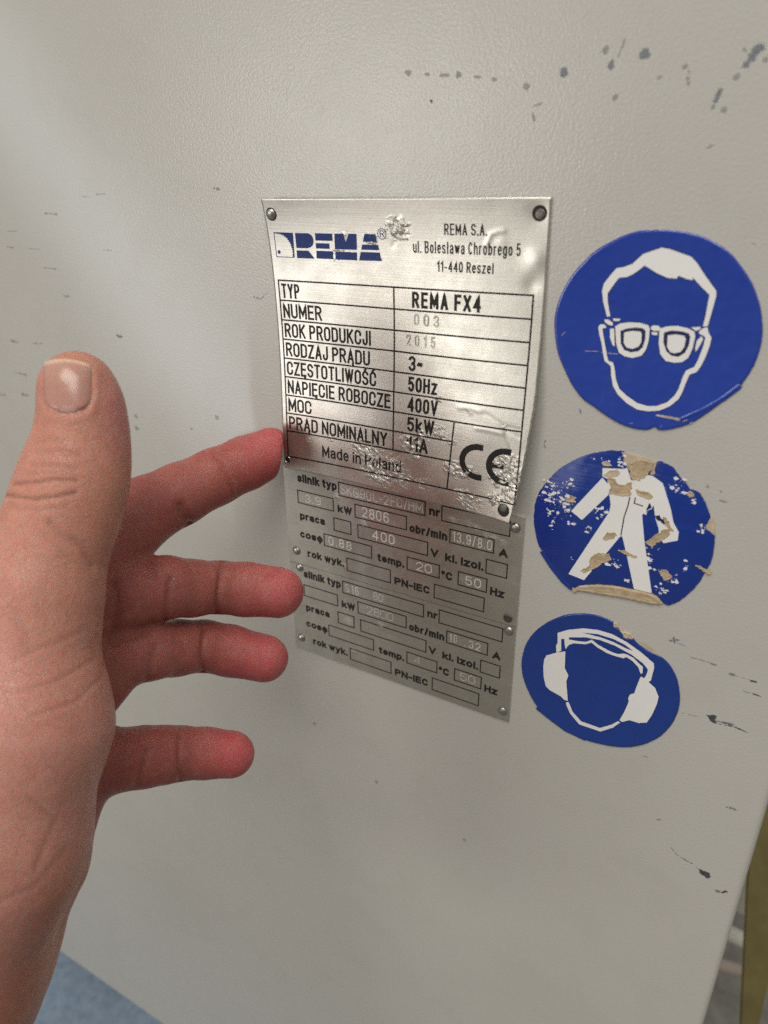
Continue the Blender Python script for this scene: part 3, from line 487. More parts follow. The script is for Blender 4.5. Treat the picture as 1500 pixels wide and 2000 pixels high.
# ---------------------------------------------------------------- the upper nameplate
HC = np.array(DATA['HC']); TH = DATA['TH']; AF = DATA['AF']; WEAR = np.array(DATA['wear']); RIDG = DATA['ridges']
def bow(u, v):
    a = u/45; b = (v+50)/45
    h = np.stack([a**0, a, b, a*a, a*b, b*b, a*a*b, a*b*b, a**3, b**3], -1) @ HC
    return .6+np.log1p(np.exp((h+.9-.6)*1.6))/1.6
def bow_fine(u, v):
    h = bow(u, v)
    for k, rd in enumerate(RIDG):
        best = np.full(u.shape, 1e9)
        for a, b in zip(rd[:-1], rd[1:]):
            a = np.array(a); b = np.array(b); d = b-a; tt = np.clip(((u-a[0])*d[0]+(v-a[1])*d[1])/(d @ d), 0, 1)
            best = np.minimum(best, np.hypot(u-a[0]-d[0]*tt, v-a[1]-d[1]*tt))
        h = h+(.085 if k % 2 == 0 else -.075)*np.exp(-(best/.55)**2)
    for (cu, cv, r, am) in ((50, -82, 3.0, .28), (49.3, -76, 2.2, -.18), (40, -86, 1.8, .06), (50.2, -93.7, 3.0, -.2), (9.5, -89.5, 1.2, .03), (36, -33, 8, .12), (43, -26, 6, -.12), (28, -12, 7, .06)):
        h = h+am*np.exp(-((u-cu)**2+(v-cv)**2)/r**2)
    # lower corner curled away from the panel
    e = np.clip((u+v-20)/24, 0, 1); h = h+2.6*e**2
    return h
def plate_map(V):
    A = np.array(V, float); u, v, dh = A[:, 0], A[:, 1], A[:, 2]
    h = bow_fine(u, v)+dh
    c, s = math.cos(TH), math.sin(TH); x = u*c-v*s; y = u*s+v*c
    x, y = x-7, y+50
    X = 7+AF[0]+AF[2]*x+AF[3]*y; Y = -50+AF[1]+AF[4]*x+AF[5]*y
    return [((a-7)*MM, -hh*MM, -(b+50)*MM) for a, b, hh in zip(X, Y, h)]
def wear_of(V):
    A = np.array(V, float); w = np.zeros(len(A))
    for u, v, r, s in WEAR: w = np.maximum(w, s*np.exp(-((A[:, 0]-u)**2*.55+(A[:, 1]-v)**2)/(r*r)*.62))
    k = np.array([mnoise.noise(Vector((p[0]*.55, p[1]*.8, 4)))+.8*mnoise.noise(Vector((p[0]*1.3+p[1]*.5, p[1]*1.7, 9)))+.5*mnoise.noise(Vector((p[0]*3.1, p[1]*3.1, 2))) for p in A])
    return np.clip(w*(.62+1.25*k), 0, 1)
nameplate = new_obj('nameplate', None, label='upper brushed aluminium nameplate with blue logo, black data table and bowed worn sheet', cat='nameplate')
nameplate.location = (7*MM, 0, 50*MM)
U0, U1, V0, V1 = -37.3, 52.9, -97.4, -8.3
nu, nv = 190, 186
gu, gv = np.meshgrid(np.linspace(0, 1, nu), np.linspace(0, 1, nv))
def edge(a, b):
    u = U0+(U1-U0)*a; v = V0+(V1-V0)*b
    v = v+(-.9*(1-a)+.8*a)*np.clip((b-.7)/.3, 0, 1)      # the lower edge is not quite square
    u = u-4.2*np.clip((a-.75)/.25, 0, 1)*np.clip((b-.55)/.45, 0, 1)**1.6   # the right edge is drawn in towards the bottom
    # rounded, slightly chewed outline
    w = .12*np.sin(v*1.9)*np.sin(v*.73+1)*np.clip((a-.97)/.03, 0, 1)*np.clip((b-.5)/.1, 0, 1)
    return u+w, v
pu, pv = edge(gu, gv)
holes = [(-34.6, -92.9), (50.1, -93.6), (-35.8, -12.4), (46.4, -11.2)]
front = np.c_[pu.ravel(), pv.ravel(), np.zeros(nu*nv)]
# rolled rim so that the cut edge shows
Vt = plate_map(front); Fc = [(j*nu+i, j*nu+i+1, (j+1)*nu+i+1, (j+1)*nu+i) for j in range(nv-1) for i in range(nu-1)]
back = plate_map(np.c_[pu.ravel(), pv.ravel(), np.full(nu*nv, -.45)]); off = len(Vt)
border = [i for i in range(nu)]+[(j+1)*nu-1 for j in range(1, nv)]+[(nv-1)*nu+i for i in range(nu-2, -1, -1)]+[j*nu for j in range(nv-2, 0, -1)]
for k in range(len(border)):
    a, b = border[k], border[(k+1) % len(border)]; Fc.append((a, b, off+b, off+a))
Fc += [(off+j*nu+i, off+(j+1)*nu+i, off+(j+1)*nu+i+1, off+j*nu+i+1) for j in range(nv-1) for i in range(nu-1)]
me = mesh_from('plate_sheet', Vt+back, Fc, STEEL, True); fix_normals(me)
a = me.attributes.new('wear', 'FLOAT', 'POINT'); a.data.foreach_set('value', np.r_[wear_of(front), wear_of(front)])
me.attributes.new('sharp_edge', 'BOOLEAN', 'EDGE')
new_obj('plate_sheet', me, nameplate)
def plate_part(acc, name, mat): return acc.build(name, None, mat, nameplate, plate_map, wear_of)

LV, DV, DB = -73.11, 6.2654, 9.30; CL, CM, CRR = -35.47, 7.01, 49.76
rowv = [LV+DV*i for i in range(9)]+[LV+8*DV+DB]
acc = Acc(); lt = .50
def line(a, b, k): ribbon(acc, [a, b], lt, .030+.002*k)
cb = 27.6
for i in range(10):
    x1 = CRR if i <= 6 or i == 9 else cb
    line((CL, rowv[i]), (x1, rowv[i]), i % 3)
line((CL, rowv[0]), (CL, rowv[9]), 4); line((CRR, rowv[0]), (CRR, rowv[9]), 5); line((CM, rowv[0]), (CM, rowv[8]), 6)
line((28.4, rowv[6]), (26.9, rowv[9]), 7)
plate_part(acc, 'data_table', INK)
acc = Acc(); base = lambda i: rowv[i+1]-.72
for i, (s, x1) in enumerate([('TYP', -27.5), ('NUMER', -19.4), ('ROK PRODUKCJI', -1.35), ('RODZAJ PR\u0104DU', -1.8), ('CZ\u0118STOTLIWO\u015a\u0106', .5), ('NAPI\u0118CIE ROBOCZE', 5.85), ('MOC', -25.0), ('PR\u0104D NOMINALNY', 4.75)]):
    text(acc, s, -34.55, x1, base(i), 4.62, .72, .24, gap=.40)
plate_part(acc, 'row_lettering', INK)
acc = Acc()
text(acc, 'REMA FX4', 13.1, 34.9, rowv[1]-.75, 4.6, .84, .28, gap=.62)
for i, s, x1 in ((3, '3~', 17.0), (4, '50Hz', 22.15), (5, '400V', 22.6), (6, '5kW', 21.7), (7, '11A', 19.7)):
    text(acc, s, 12.05, x1, base(i)-.1, 4.6, .80, .27, gap=.45)
plate_part(acc, 'value_lettering', INK)
acc = Acc()
text(acc, 'Made in Poland', -21.1, 10.2, -15.75, 3.95, .62, .42, gap=.42)
plate_part(acc, 'origin_lettering', INK)
acc = Acc()
text(acc, 'REMA S.A.', 23.5, 36.1, -87.86, 3.05, .40, .4, gap=.34)
text(acc, 'ul. Boles\u0142awa Chrobrego 5', 13.7, 45.6, -82.95, 3.25, .40, .42, gap=.33)
text(acc, '11-440 Reszel', 21.2, 38.2, -78.1, 2.95, .40, .4, gap=.34)
plate_part(acc, 'address_lettering', INK)
acc = Acc(); accd = Acc()
for s, x0, x1, y in (('003', 13.6, 21.8, -62.6), ('2015', 10.9, 20.9, -56.5)):
    text(accd, s, x0+.16, x1+.16, y+.14, 3.45, .58, .3, h=.012, gap=1.35, jit=.12)
    text(acc, s, x0, x1, y, 3.45, .26, .3, h=.075, gap=1.67, jit=.1)
plate_part(accd, 'stamped_groove', STAMPD); plate_part(acc, 'stamped_number', STAMP)
# CE mark: two arcs of a broad stroke
acc = Acc()
for cx, sp in ((36.9, (84, 276)), (45.7, (84, 276))):
    ribbon(acc, A_(cx, -24.25, 5.25, -4.75, *sp, n=40), 1.9, .030, crown=.006)
ribbon(acc, [(40.9, -24.25), (44.4, -24.25)], 1.6, .040, crown=.006)
plate_part(acc, 'ce_mark', INK)
# logo
LGD = {'r1': [(-26.93, -87.55), (-22.29, -87.55), (-21.6, -87.4), (-20.98, -87.0), (-20.55, -86.4), (-20.39, -85.6), (-20.5, -84.8), (-20.9, -84.1), (-21.74, -83.5), (-23.01, -83.16), (-27.1, -83.16)], 'r2': [(-27.13, -82.44), (-22.71, -82.44), (-20.6, -80.15), (-27.24, -80.15)],
 'e1': [(-19.57, -87.6), (-13.34, -87.6), (-13.44, -85.5), (-19.68, -85.5)], 'e2': [(-19.69, -84.77), (-14.7, -84.77), (-14.78, -83.2), (-19.77, -83.2)], 'e3': [(-19.78, -82.55), (-13.6, -82.55), (-13.83, -80.25), (-19.93, -80.25)],
 'm1': [(-12.61, -87.65), (-9.52, -87.65), (-8.8, -85.4), (-7.61, -87.68), (-4.84, -87.7), (-5.06, -83.2), (-12.94, -83.16)], 'm2': [(-12.78, -82.5), (-5.13, -82.5), (-5.23, -80.2), (-13.04, -80.2)],
 'a1': [(-2.15, -87.73), (1.62, -87.74), (2.01, -85.55), (-2.84, -85.5)], 'a2': [(-3.13, -84.77), (2.31, -84.8), (2.56, -83.32), (-3.65, -83.3)], 'a3': [(-3.86, -82.67), (2.7, -82.7), (3.17, -80.3), (-4.58, -80.23)]}
acc = Acc()
def grid_fill(acc, pts, h, step=.4):
    V, F_ = fill_poly(densify(pts, step), h, .02); acc.add(V, F_)
for k in LGD: grid_fill(acc, LGD[k], .035)
# the square with a toothed blade left open: only its blue remainder is printed
teeth = []
arc = [(-34.7, -87.2), (-33.6, -87.0), (-32.4, -86.85), (-31.2, -86.4), (-30.2, -85.5), (-29.5, -84.5), (-29.1, -83.3), (-28.85, -82.0), (-29.05, -80.5)]
for i in range(len(arc)-1):
    a, b = np.array(arc[i]), np.array(arc[i+1])
    for k in (0., .5):
        p = a+(b-a)*k; d = (b-a)/np.linalg.norm(b-a); teeth += [tuple(p), tuple(p+(b-a)*.42+np.array([d[1], -d[0]])*.42)]
teeth.append(arc[-1])
grid_fill(acc, [(-34.9, -87.66), (-27.73, -87.6), (-28.18, -80.2), (-29.05, -80.2)]+teeth[::-1], .036)
ribbon(acc, [(-34.85, -87.5), (-35.1, -80.32), (-29.0, -80.30)], .24, .034)
V, F_ = fill_poly(A_(-33.9, -81.75, .58, .58, 0, 345), .036, .02); acc.add(V, F_)
ribbon(acc, A_(3.75, -87.85, 1.38, 1.45, 0, 360), .22, .036)
text(acc, 'R', 3.1, 4.45, -86.95, 1.85, .24, .4, h=.036)
plate_part(acc, 'company_logo', BLUEINK)

def dome(acc, u, v, h0, r, ht, n=20, rings=6, sq=1.0):
    V = [(u, v, h0+ht)]; Fc = []
    for k in range(1, rings+1):
        a = math.pi/2*k/rings
        V += [(u+r*math.sin(a)*math.cos(2*math.pi*i/n), v+r*math.sin(a)*math.sin(2*math.pi*i/n)*sq, h0+ht*math.cos(a)) for i in range(n)]
    for i in range(n):
        j = (i+1) % n; Fc.append((0, 1+i, 1+j))
        for k in range(rings-1): Fc.append((1+k*n+i, 1+(k+1)*n+i, 1+(k+1)*n+j, 1+k*n+j))
    acc.add(V, Fc)
def disc(acc, u, v, h, r, n=22, jag=0.0):
    V = [(u, v, h)]+[(u+r*(1+jag*rng.uniform(-1, 1))*math.cos(2*math.pi*i/n), v+r*(1+jag*rng.uniform(-1, 1))*math.sin(2*math.pi*i/n), h) for i in range(n)]
    acc.add(V, [(0, 1+i, 1+(i+1) % n) for i in range(n)])
def smooth(o): o.data.polygons.foreach_set('use_smooth', [True]*len(o.data.polygons)); return o
acc = Acc(); disc(acc, *holes[0], .012, 1.95); plate_part(acc, 'rivet_ring', HOLE)
acc = Acc(); dome(acc, *holes[0], .0, 1.62, .95); smooth(plate_part(acc, 'rivet', RIVET))
for (hu, hv), r, (du, dv) in ((holes[1], 1.75, (.12, .32)), (holes[3], 1.75, (-.25, -.5))):
    acc = Acc(); disc(acc, hu, hv, .012, r, jag=.05); ribbon(acc, A_(hu, hv, r+.1, r+.1, 0, 360), .3, .02, crown=.10); plate_part(acc, 'rivet_hole', HOLE)
    acc = Acc(); dome(acc, hu+du, hv+dv, .02, r*.80, .28); smooth(plate_part(acc, 'rivet', DARKRIVET))
acc = Acc(); disc(acc, *holes[2], .012, 1.05, jag=.06); plate_part(acc, 'rivet_hole', HOLE)
acc = Acc(); ribbon(acc, A_(*holes[2], 1.15, 1.15, 0, 360), .28, .01, crown=.18); plate_part(acc, 'hole_burr', RIVET)

# ---------------------------------------------------------------- the two motor plates
BX = {'kw': (-34.29, .58, -18.93, 5.5), 'obr': (-9.91, .73, 10.4, 5.72), 'sm': (-19.03, 8.1, -11.87, 13.11), 'V': (-8.94, 8.41, 18.5, 13.49), 'cos': (-23.63, 15.65, -3.5, 20.49), 'temp': (10.75, 16.07, 23.02, 21.02), 'rok': (-14.09, 23.21, 4.02, 28.45), 'pn': (21.3, 23.88, 39.66, 29.22), 'hz': (30.01, 16.41, 40.23, 21.46), 'kl': (39.66, 9.14, 46.8, 14.2), 'A': (26.52, 1.47, 41.86, 6.36), 'typ': (-16.37, -6.26, 17.33, -1.25), 'nr': (23.4, -6.24, 46.8, -.92)}
D = 39.835
PH = .75                                              # top face of a motor plate above the panel
boxes = Acc(); lett = Acc()
for i, (u0, v0, u1, v1) in enumerate(BX.values()):
    ribbon(boxes, [(u0, v0), (u1, v0), (u1, v1), (u0, v1), (u0, v0)], .42, PH+.03+.002*(i % 3))
for s, x0, x1, y, cap in (('silnik typ', -34.0, -17.2, -2.85, 3.25), ('kW', -17.15, -11.2, 5.4, 2.95), ('praca', -33.95, -22.9, 12.15, 3.0), ('cos\u03c6', -34.4, -24.3, 19.75, 3.0), ('rok wyk.', -31.6, -15.3, 27.4, 3.05), ('temp.', -1.2, 9.6, 20.8, 3.0), ('nr', 18.8, 22.8, -1.95, 3.0),
    ('obr/min', 11.6, 25.6, 6.1, 3.1), ('V', 19.6, 22.5, 13.3, 3.0), ('A', 43.7, 46.7, 6.85, 2.9), ('kl. izol.', 25.0, 38.8, 13.75, 3.05), ('\u00b0C', 23.75, 28.0, 20.75, 3.1), ('Hz', 41.5, 46.4, 21.95, 3.05), ('PN-IEC', 5.65, 19.7, 28.5, 3.05)):
    text(lett, s, x0, x1, y, cap, .76, .46, h=PH+.03, gap=.24)
def motor_wear(seed):
    pts = [(rng.uniform(-38, 50), rng.uniform(-8, 31), rng.uniform(.8, 2.2), rng.uniform(.2, .7)) for _ in range(16 if seed == 0 else 7)]+([(33+3*k, -1.5+k, 1.6, .55) for k in range(5)] if seed == 0 else [])
    def f(V):
        A = np.array(V, float); w = np.zeros(len(A))
        for u, v, r, s in pts: w = np.maximum(w, s*np.exp(-((A[:, 0]-u)**2+(A[:, 1]-v)**2)/(r*r)))
        return w
    return f
def motor_plate(dv, label, stamps, rivets, seed, smat):
    t = new_obj('motor_plate', None, label=label, cat='rating plate', group='motor rating plates')
    org = (5.5, 11.5); t.location = (org[0]*MM, 0, -(org[1]+dv)*MM)
    wf = motor_wear(seed)
    o = Acc(); pl = [(-40.0, -8.15), (51.2, -8.15), (51.3, 31.5), (-40.3, 31.5)]
    # sheet with a fine grid so that wear can sit anywhere on it
    nx, ny = 92, 40; V = []; Fc = []
    for j in range(ny+1):
        for i in range(nx+1):
            a, b = i/nx, j/ny
            u = (pl[0][0]*(1-a)+pl[1][0]*a)*(1-b)+(pl[3][0]*(1-a)+pl[2][0]*a)*b; v = pl[0][1]*(1-b)+pl[2][1]*b
            V.append((u, v, PH+.03*mnoise.noise(Vector((u*.08, v*.08, seed*9)))))
    Fc = [(j*(nx+1)+i, j*(nx+1)+i+1, (j+1)*(nx+1)+i+1, (j+1)*(nx+1)+i) for j in range(ny) for i in range(nx)]
    brd = list(range(nx+1))+[(j+1)*(nx+1)-1 for j in range(1, ny+1)]+[ny*(nx+1)+i for i in range(nx-1, -1, -1)]+[j*(nx+1) for j in range(ny-1, 0, -1)]
    n0 = len(V); V += [(V[i][0], V[i][1], .03) for i in brd]
    Fc += [(brd[k], brd[(k+1) % len(brd)], n0+(k+1) % len(brd), n0+k) for k in range(len(brd))]
    o.add(V, Fc); o.build('plate_sheet', org, STEEL2, t, None, wf)
    for nm, ac in (('form_box', boxes), ('form_lettering', lett)): 
        c = Acc(); c.V = ac.V; c.F = ac.F; c.build(nm, org, INK2, t, None, wf)
    st = Acc()
    for s, x0, x1, y, cap, th in stamps: text(st, s, x0, x1, y, cap, th, .3, h=PH+.04, gap=th*2.0, jit=.12)
    st.build('stamped_value', org, smat, t)
    for u, v, kind in rivets:
        r = Acc(); disc(r, u, v, PH+.05, 1.85, jag=.05); r.build('rivet_ring', org, RINGMAT, t)
        r = Acc(); dome(r, u, v, PH+.02, 1.55, .85 if kind else .25); smooth(r.build('rivet', org, RIVET if kind else DARKRIVET, t))
    return t
motor_plate(0, 'upper rating plate with white stamped motor figures, tucked under the big bowed nameplate', [('SKG90L-2FC/HM', -15.6, 16.6, -2.0, 3.5, .30), ('3.9', -31.2, -24.2, 4.7, 3.3, .42), ('2806', -7.0, 3.6, 4.9, 3.9, .36), ('400', -3.0, 5.8, 12.6, 3.7, .40), ('0.88', -21.8, -11.8, 19.7, 3.6, .46), ('20', 14.2, 20.3, 20.2, 3.4, .34), ('50', 32.6, 38.3, 20.6, 3.4, .38), ('13.9/8.0', 27.3, 41.2, 5.6, 3.6, .34)],
    [(-36.6, 26.1, 1), (48.5, -4.4, 1), (48.2, 29.0, 0)], 0, STAMP)
motor_plate(D, 'lowest rating plate with faint stamps, riveted below its twin and reaching the bare panel', [('S16', -15.2, -9.4, -2.0, 3.5, .36), ('80', -3.2, 1.0, -2.2, 3.2, .24), ('2800', -6.0, 5.0, 4.7, 3.5, .20), ('50', 32.0, 38.0, 20.4, 3.3, .28), ('4', 13.8, 16.4, 19.8, 3.0, .24), ('10', 27.6, 30.6, 5.4, 3.4, .40), ('.32', 33.4, 39.4, 5.6, 3.2, .40)],
    [(-35.7, -6.65, 1), (-37.2, 26.3, 1), (48.9, -6.1, 1), (48.8, 27.7, 1)], 1, STAMPF)

# ---------------------------------------------------------------- stickers
def grow(pts, d):
    P = [np.array(p, float) for p in densify(pts, .8)]; n = len(P); out = []
    Aa = sum(P[i-1][0]*p[1]-p[0]*P[i-1][1] for i, p in enumerate(P)); sg = 1 if Aa > 0 else -1
    for i, p in enumerate(P):
        t = P[(i+1) % n]-P[i-1]; t /= np.linalg.norm(t)+1e-9; out.append(p+np.array([t[1], -t[0]])*d*sg)
    return out
def sticker(key, label, blue, rag):
    S = DATA[key]; O = S['outline']; org = np.mean(np.array(O), 0)
    t = new_obj('safety_sticker', None, label=label, cat='sticker', group='round blue mandatory safety stickers')
    t.location = (org[0]*MM, 0, -org[1]*MM)
    ol = ragged(resample(O, 5), rag, .3, 1.1, 1.0)
    acc = Acc(); V, F_ = fill_poly(grow(ol, .10), .10, .09); acc.add(V, F_); acc.build('paper_backing', org, PALETAN, t)
    acc = Acc(); V, F_ = fill_poly(ol, .30, .18, [(0, -.10), (.10, .06), (.35, .17), (.8, .16), (1.5, .05)] if key != 's2' else [(0, 0), (.06, .02)]); acc.add(V, F_)
    smooth(acc.build('vinyl_disc', org, blue, t))
    return S, org, t
HT = .37
def poly_part(t, org, name, polys, mat, h, thick=.02, rag=0., rim=None, tex=None):
    acc = Acc()
    for i, p in enumerate(polys):
        p = ragged(p, rag, .3, 1.4, i*7.7) if rag else densify(p, .7)
        V, F_ = fill_poly(p, h+.0017*i, thick, rim); acc.add(V, F_)
    return acc.build(name, org, mat, t)
S, org, t = sticker('s1', 'large glossy blue sticker showing a head wearing safety glasses', BLUE[0], .05)
white = ['head', 'jaw', 'b1', 'b2', 'b3', 'b4', 'b5', 'b6', 'b7', 'f1', 'f2']
poly_part(t, org, 'pictogram_outline', [grow(S[k], .17) for k in white], NAVY, HT, .01)
poly_part(t, org, 'head_pictogram', [S[k] for k in white], WHITE, HT+.03, .02)
poly_part(t, org, 'lens_outline', [S['d1'], S['d2']], NAVY, HT+.06, .02)
poly_part(t, org, 'glasses_lens', [S['l1'], S['l2']], WHITE, HT+.08, .02)
def fold(t, org, key, mat, w, crown):  # ridge along the rim, shaped to catch a thin highlight
    acc = Acc(); ribbon(acc, DATA['folds'][key], w, HT-.03, crown=crown); smooth(acc.build('vinyl_fold', org, mat, t))
fold(t, org, 's1', BLUE[0], 1.5, .42)
acc = Acc()
for sl in DATA['scr']['s1']: ribbon(acc, sl, .16, HT+.012, crown=.03)
acc.build('scratch', org, PALETAN, t)
poly_part(t, org, 'vinyl_tear', [S['tear']], PALETAN, HT+.03, .03, .1)
S, org, t = sticker('s2', 'badly torn blue sticker showing white protective overalls', BLUE[1], .16)
HT = .33
poly_part(t, org, 'torn_paper', [S['base'], S['base2']], PALETAN, .24, .22, .3)
poly_part(t, org, 'overalls_pictogram', [S['arm'], S['torso']], WHITE, HT+.02, .02)
acc = Acc()
zips = DATA['s2x']
for k in ('zip', 'pk'): ribbon(acc, zips[k], .34, HT+.025)
V, F_ = fill_poly(S['pocket'], HT+.03, .01); acc.add(V, F_); acc.build('seam_line', org, NAVY, t)
poly_part(t, org, 'torn_paper', [S[k] for k in ('t1', 't2', 't3', 't5', 't6', 't7', 't8', 't9', 'ta', 'tb', 'tc', 't4')], TAN, HT+.06, .08, .42, [(0, .02), (.2, .16), (.45, .0)])
poly_part(t, org, 'torn_paper', [S['td'], S['te']], PALETAN, HT+.07, .08, .3, [(0, .05), (.2, .15), (.45, .05)])
poly_part(t, org, 'torn_paper', [S['fold']], TAN, .30, .26, .12, [(0, 0), (.3, .35), (.7, .42), (1.0, .35)])
poly_part(t, org, 'navy_patch', [S['n1'], S['n3']], NAVY, HT+.10, .05, .35)  # small dark navy patches
acc = Acc()
for cx, cy, n, sx_, sy_ in zips['fl']:
    for k in range(int(n)):
        u = rng.gauss(cx, sx_); v = rng.gauss(cy, sy_); r = .09+.62*rng.random()**3
        pts = [(u+r*rng.uniform(.4, 1.5)*math.cos(q*.9), v+r*rng.uniform(.3, 1.0)*math.sin(q*.9)) for q in range(7)]
        V, F_ = fill_poly(pts, HT+.03+.0011*(k % 25), .02); acc.add(V, F_)
acc.build('white_fleck', org, WHITE, t, kind='stuff')
fold(t, org, 's2', BLUE[1], 1.3, .40)
S, org, t = sticker('s3', 'blue sticker showing a head wearing ear defenders', BLUE[2], .05)
HT = .37
w3 = ['band', 'cup1', 'cup2', 'hair', 'chin']
poly_part(t, org, 'pictogram_outline', [grow(S[k], .13) for k in w3], NAVY, HT, .01)
poly_part(t, org, 'ear_defender_pictogram', [S[k] for k in w3], WHITE, HT+.03, .02)
fold(t, org, 's3', BLUE[2], 1.6, .30)
poly_part(t, org, 'band_slot', [S['slot']], BLUE[2], HT+.06, .02)
poly_part(t, org, 'glue_residue', [S['tan1'], S['tan2']], PALETAN, .45, .42, .4, [(0, 0), (.25, .15), (.5, .1)])
poly_part(t, org, 'glue_residue', [S['tan3']], PALETAN, .05, .03, .3)

# ---------------------------------------------------------------- the hand
# laid out in camera millimetres (image right, image down, distance); joints: picture position, distance, radius in picture units
def cm(px, py, Z): return np.array([(px-750)/F*Z, (py-1000)/F*Z, Z])
def cone(a, b, k): return (cm(*a[:3]), cm(*b[:3]), a[3]*a[2]/F, b[3]*b[2]/F, k)
def chain(pts, k, k0=None): return [cone(pts[i], pts[i+1], (k0 if (k0 and i == 0) else k)) for i in range(len(pts)-1)]
def smooth_chain(ch, n=4):
    P = np.array(ch, float); P = np.vstack([2*P[0]-P[1], P, 2*P[-1]-P[-2]]); out = []
    for i in range(1, len(P)-2):
        for k in range(n):
            s = k/n; p0, p1, p2, p3 = P[i-1:i+3]; out.append(tuple(.5*((2*p1)+(p2-p0)*s+(2*p0-5*p1+4*p2-p3)*s*s+(-p0+3*p1-3*p2+p3)*s**3)))
    return out+[tuple(P[-2])]
THUMB = smooth_chain([(151, 757, 190, 70.5), (160, 800, 191, 79), (160, 866, 192, 88), (147, 928, 191.5, 100), (131, 985, 190, 103), (107, 1055, 188.5, 105), (68, 1190, 187, 112)])
THENAR = [(68, 1190, 187, 112), (45, 1415, 185, 158), (-40, 1640, 186, 196), (-170, 1900, 193, 232), (-420, 2450, 205, 270)]
INDEX = [(150, 1130, 216, 76), (288, 996, 238, 66), (350, 966, 243, 60.5), (420, 932, 248, 55), (480, 905, 252, 52), (530, 884, 255, 49)]
MIDDLE = [(160, 1175, 216, 78), (322, 1147, 229, 61), (375, 1149, 236, 55), (430, 1147, 243, 50.5), (480, 1151, 246, 52), (543, 1157, 248, 50)]
RING = [(165, 1290, 217, 74), (292, 1270, 230, 57.5), (345, 1265, 238, 54), (397, 1261, 244, 49.5), (450, 1271, 247, 49), (517, 1286, 249, 46)]
PINKY = [(165, 1492, 215, 66), (283, 1478, 228, 58), (320, 1474, 232, 54), (352, 1471, 236, 50.5), (400, 1471, 239, 48), (452, 1473, 241, 45)]
PRIMS = []
for ch in (INDEX, MIDDLE, RING, PINKY): PRIMS += chain(ch, 1.6, 2.5)
PALM = [cone((120, 1150, 214, 70), (-60, 1800, 205, 120), 5), cone((150, 1210, 217, 72), (-40, 1820, 207, 120), 5), cone((160, 1330, 219, 70), (0, 1800, 209, 110), 5), cone((150, 1500, 219, 68), (85, 1690, 216, 74), 5), cone((85, 1690, 216, 74), (-60, 1880, 210, 146), 6), cone((-60, 1880, 210, 146), (-330, 2450, 214, 240), 8),
        cone((195, 1330, 222, 58), (165, 1300, 217, 72), 4), cone((205, 1170, 224, 50), (190, 1290, 223, 55), 4), cone((76, 1230, 196, 78), (140, 1180, 214, 62), 5)]
PRIMS += PALM+chain(THUMB, 1.2)+chain(THENAR, 7)
def seg_d(P, a, b):
    ba = b-a; h = np.clip(((P-a) @ ba)/(ba @ ba), 0, 1); return np.linalg.norm(P-a-h[..., None]*ba, axis=-1), h
def smin(a, b, k):
    h = np.maximum(k-np.abs(a-b), 0)/k; return np.minimum(a, b)-h*h*k*.25
TIPN = np.array([.93, .12, .28]); TIPN /= np.linalg.norm(TIPN); TIPP = cm(547, 886, 256)
def sdf_block(P, D0, prims):
    for a, b, ra, rb, k in prims:
        d, h = seg_d(P, a, b); D0 = smin(D0, d-(ra+(rb-ra)*h), k)
    return D0
def sdf(P): return sdf_block(P, np.full(P.shape[:-1], 60.), PRIMS)
VS = .62
lo = np.array([-150., -46., 150.]); hi = np.array([-22., 168., 268.])
n3 = np.ceil((hi-lo)/VS).astype(int)
G = np.full(tuple(n3), 60., np.float32)
ax = [lo[i]+VS*np.arange(n3[i]) for i in range(3)]
def add_prims(prims):
    for pr in prims:
        a, b, ra, rb, k = pr; m = max(ra, rb)+k+4
        i0 = np.maximum(((np.minimum(a, b)-m-lo)/VS).astype(int), 0); i1 = np.minimum(((np.maximum(a, b)+m-lo)/VS).astype(int)+1, n3)
        if (i1 <= i0).any(): continue
        sl = tuple(slice(i0[i], i1[i]) for i in range(3))
        P = np.stack(np.meshgrid(*[ax[i][sl[i]] for i in range(3)], indexing='ij'), -1).astype(np.float32)
        G[sl] = sdf_block(P, G[sl], [pr]).astype(np.float32)
ni = len(INDEX)-1
add_prims(PRIMS[:ni])
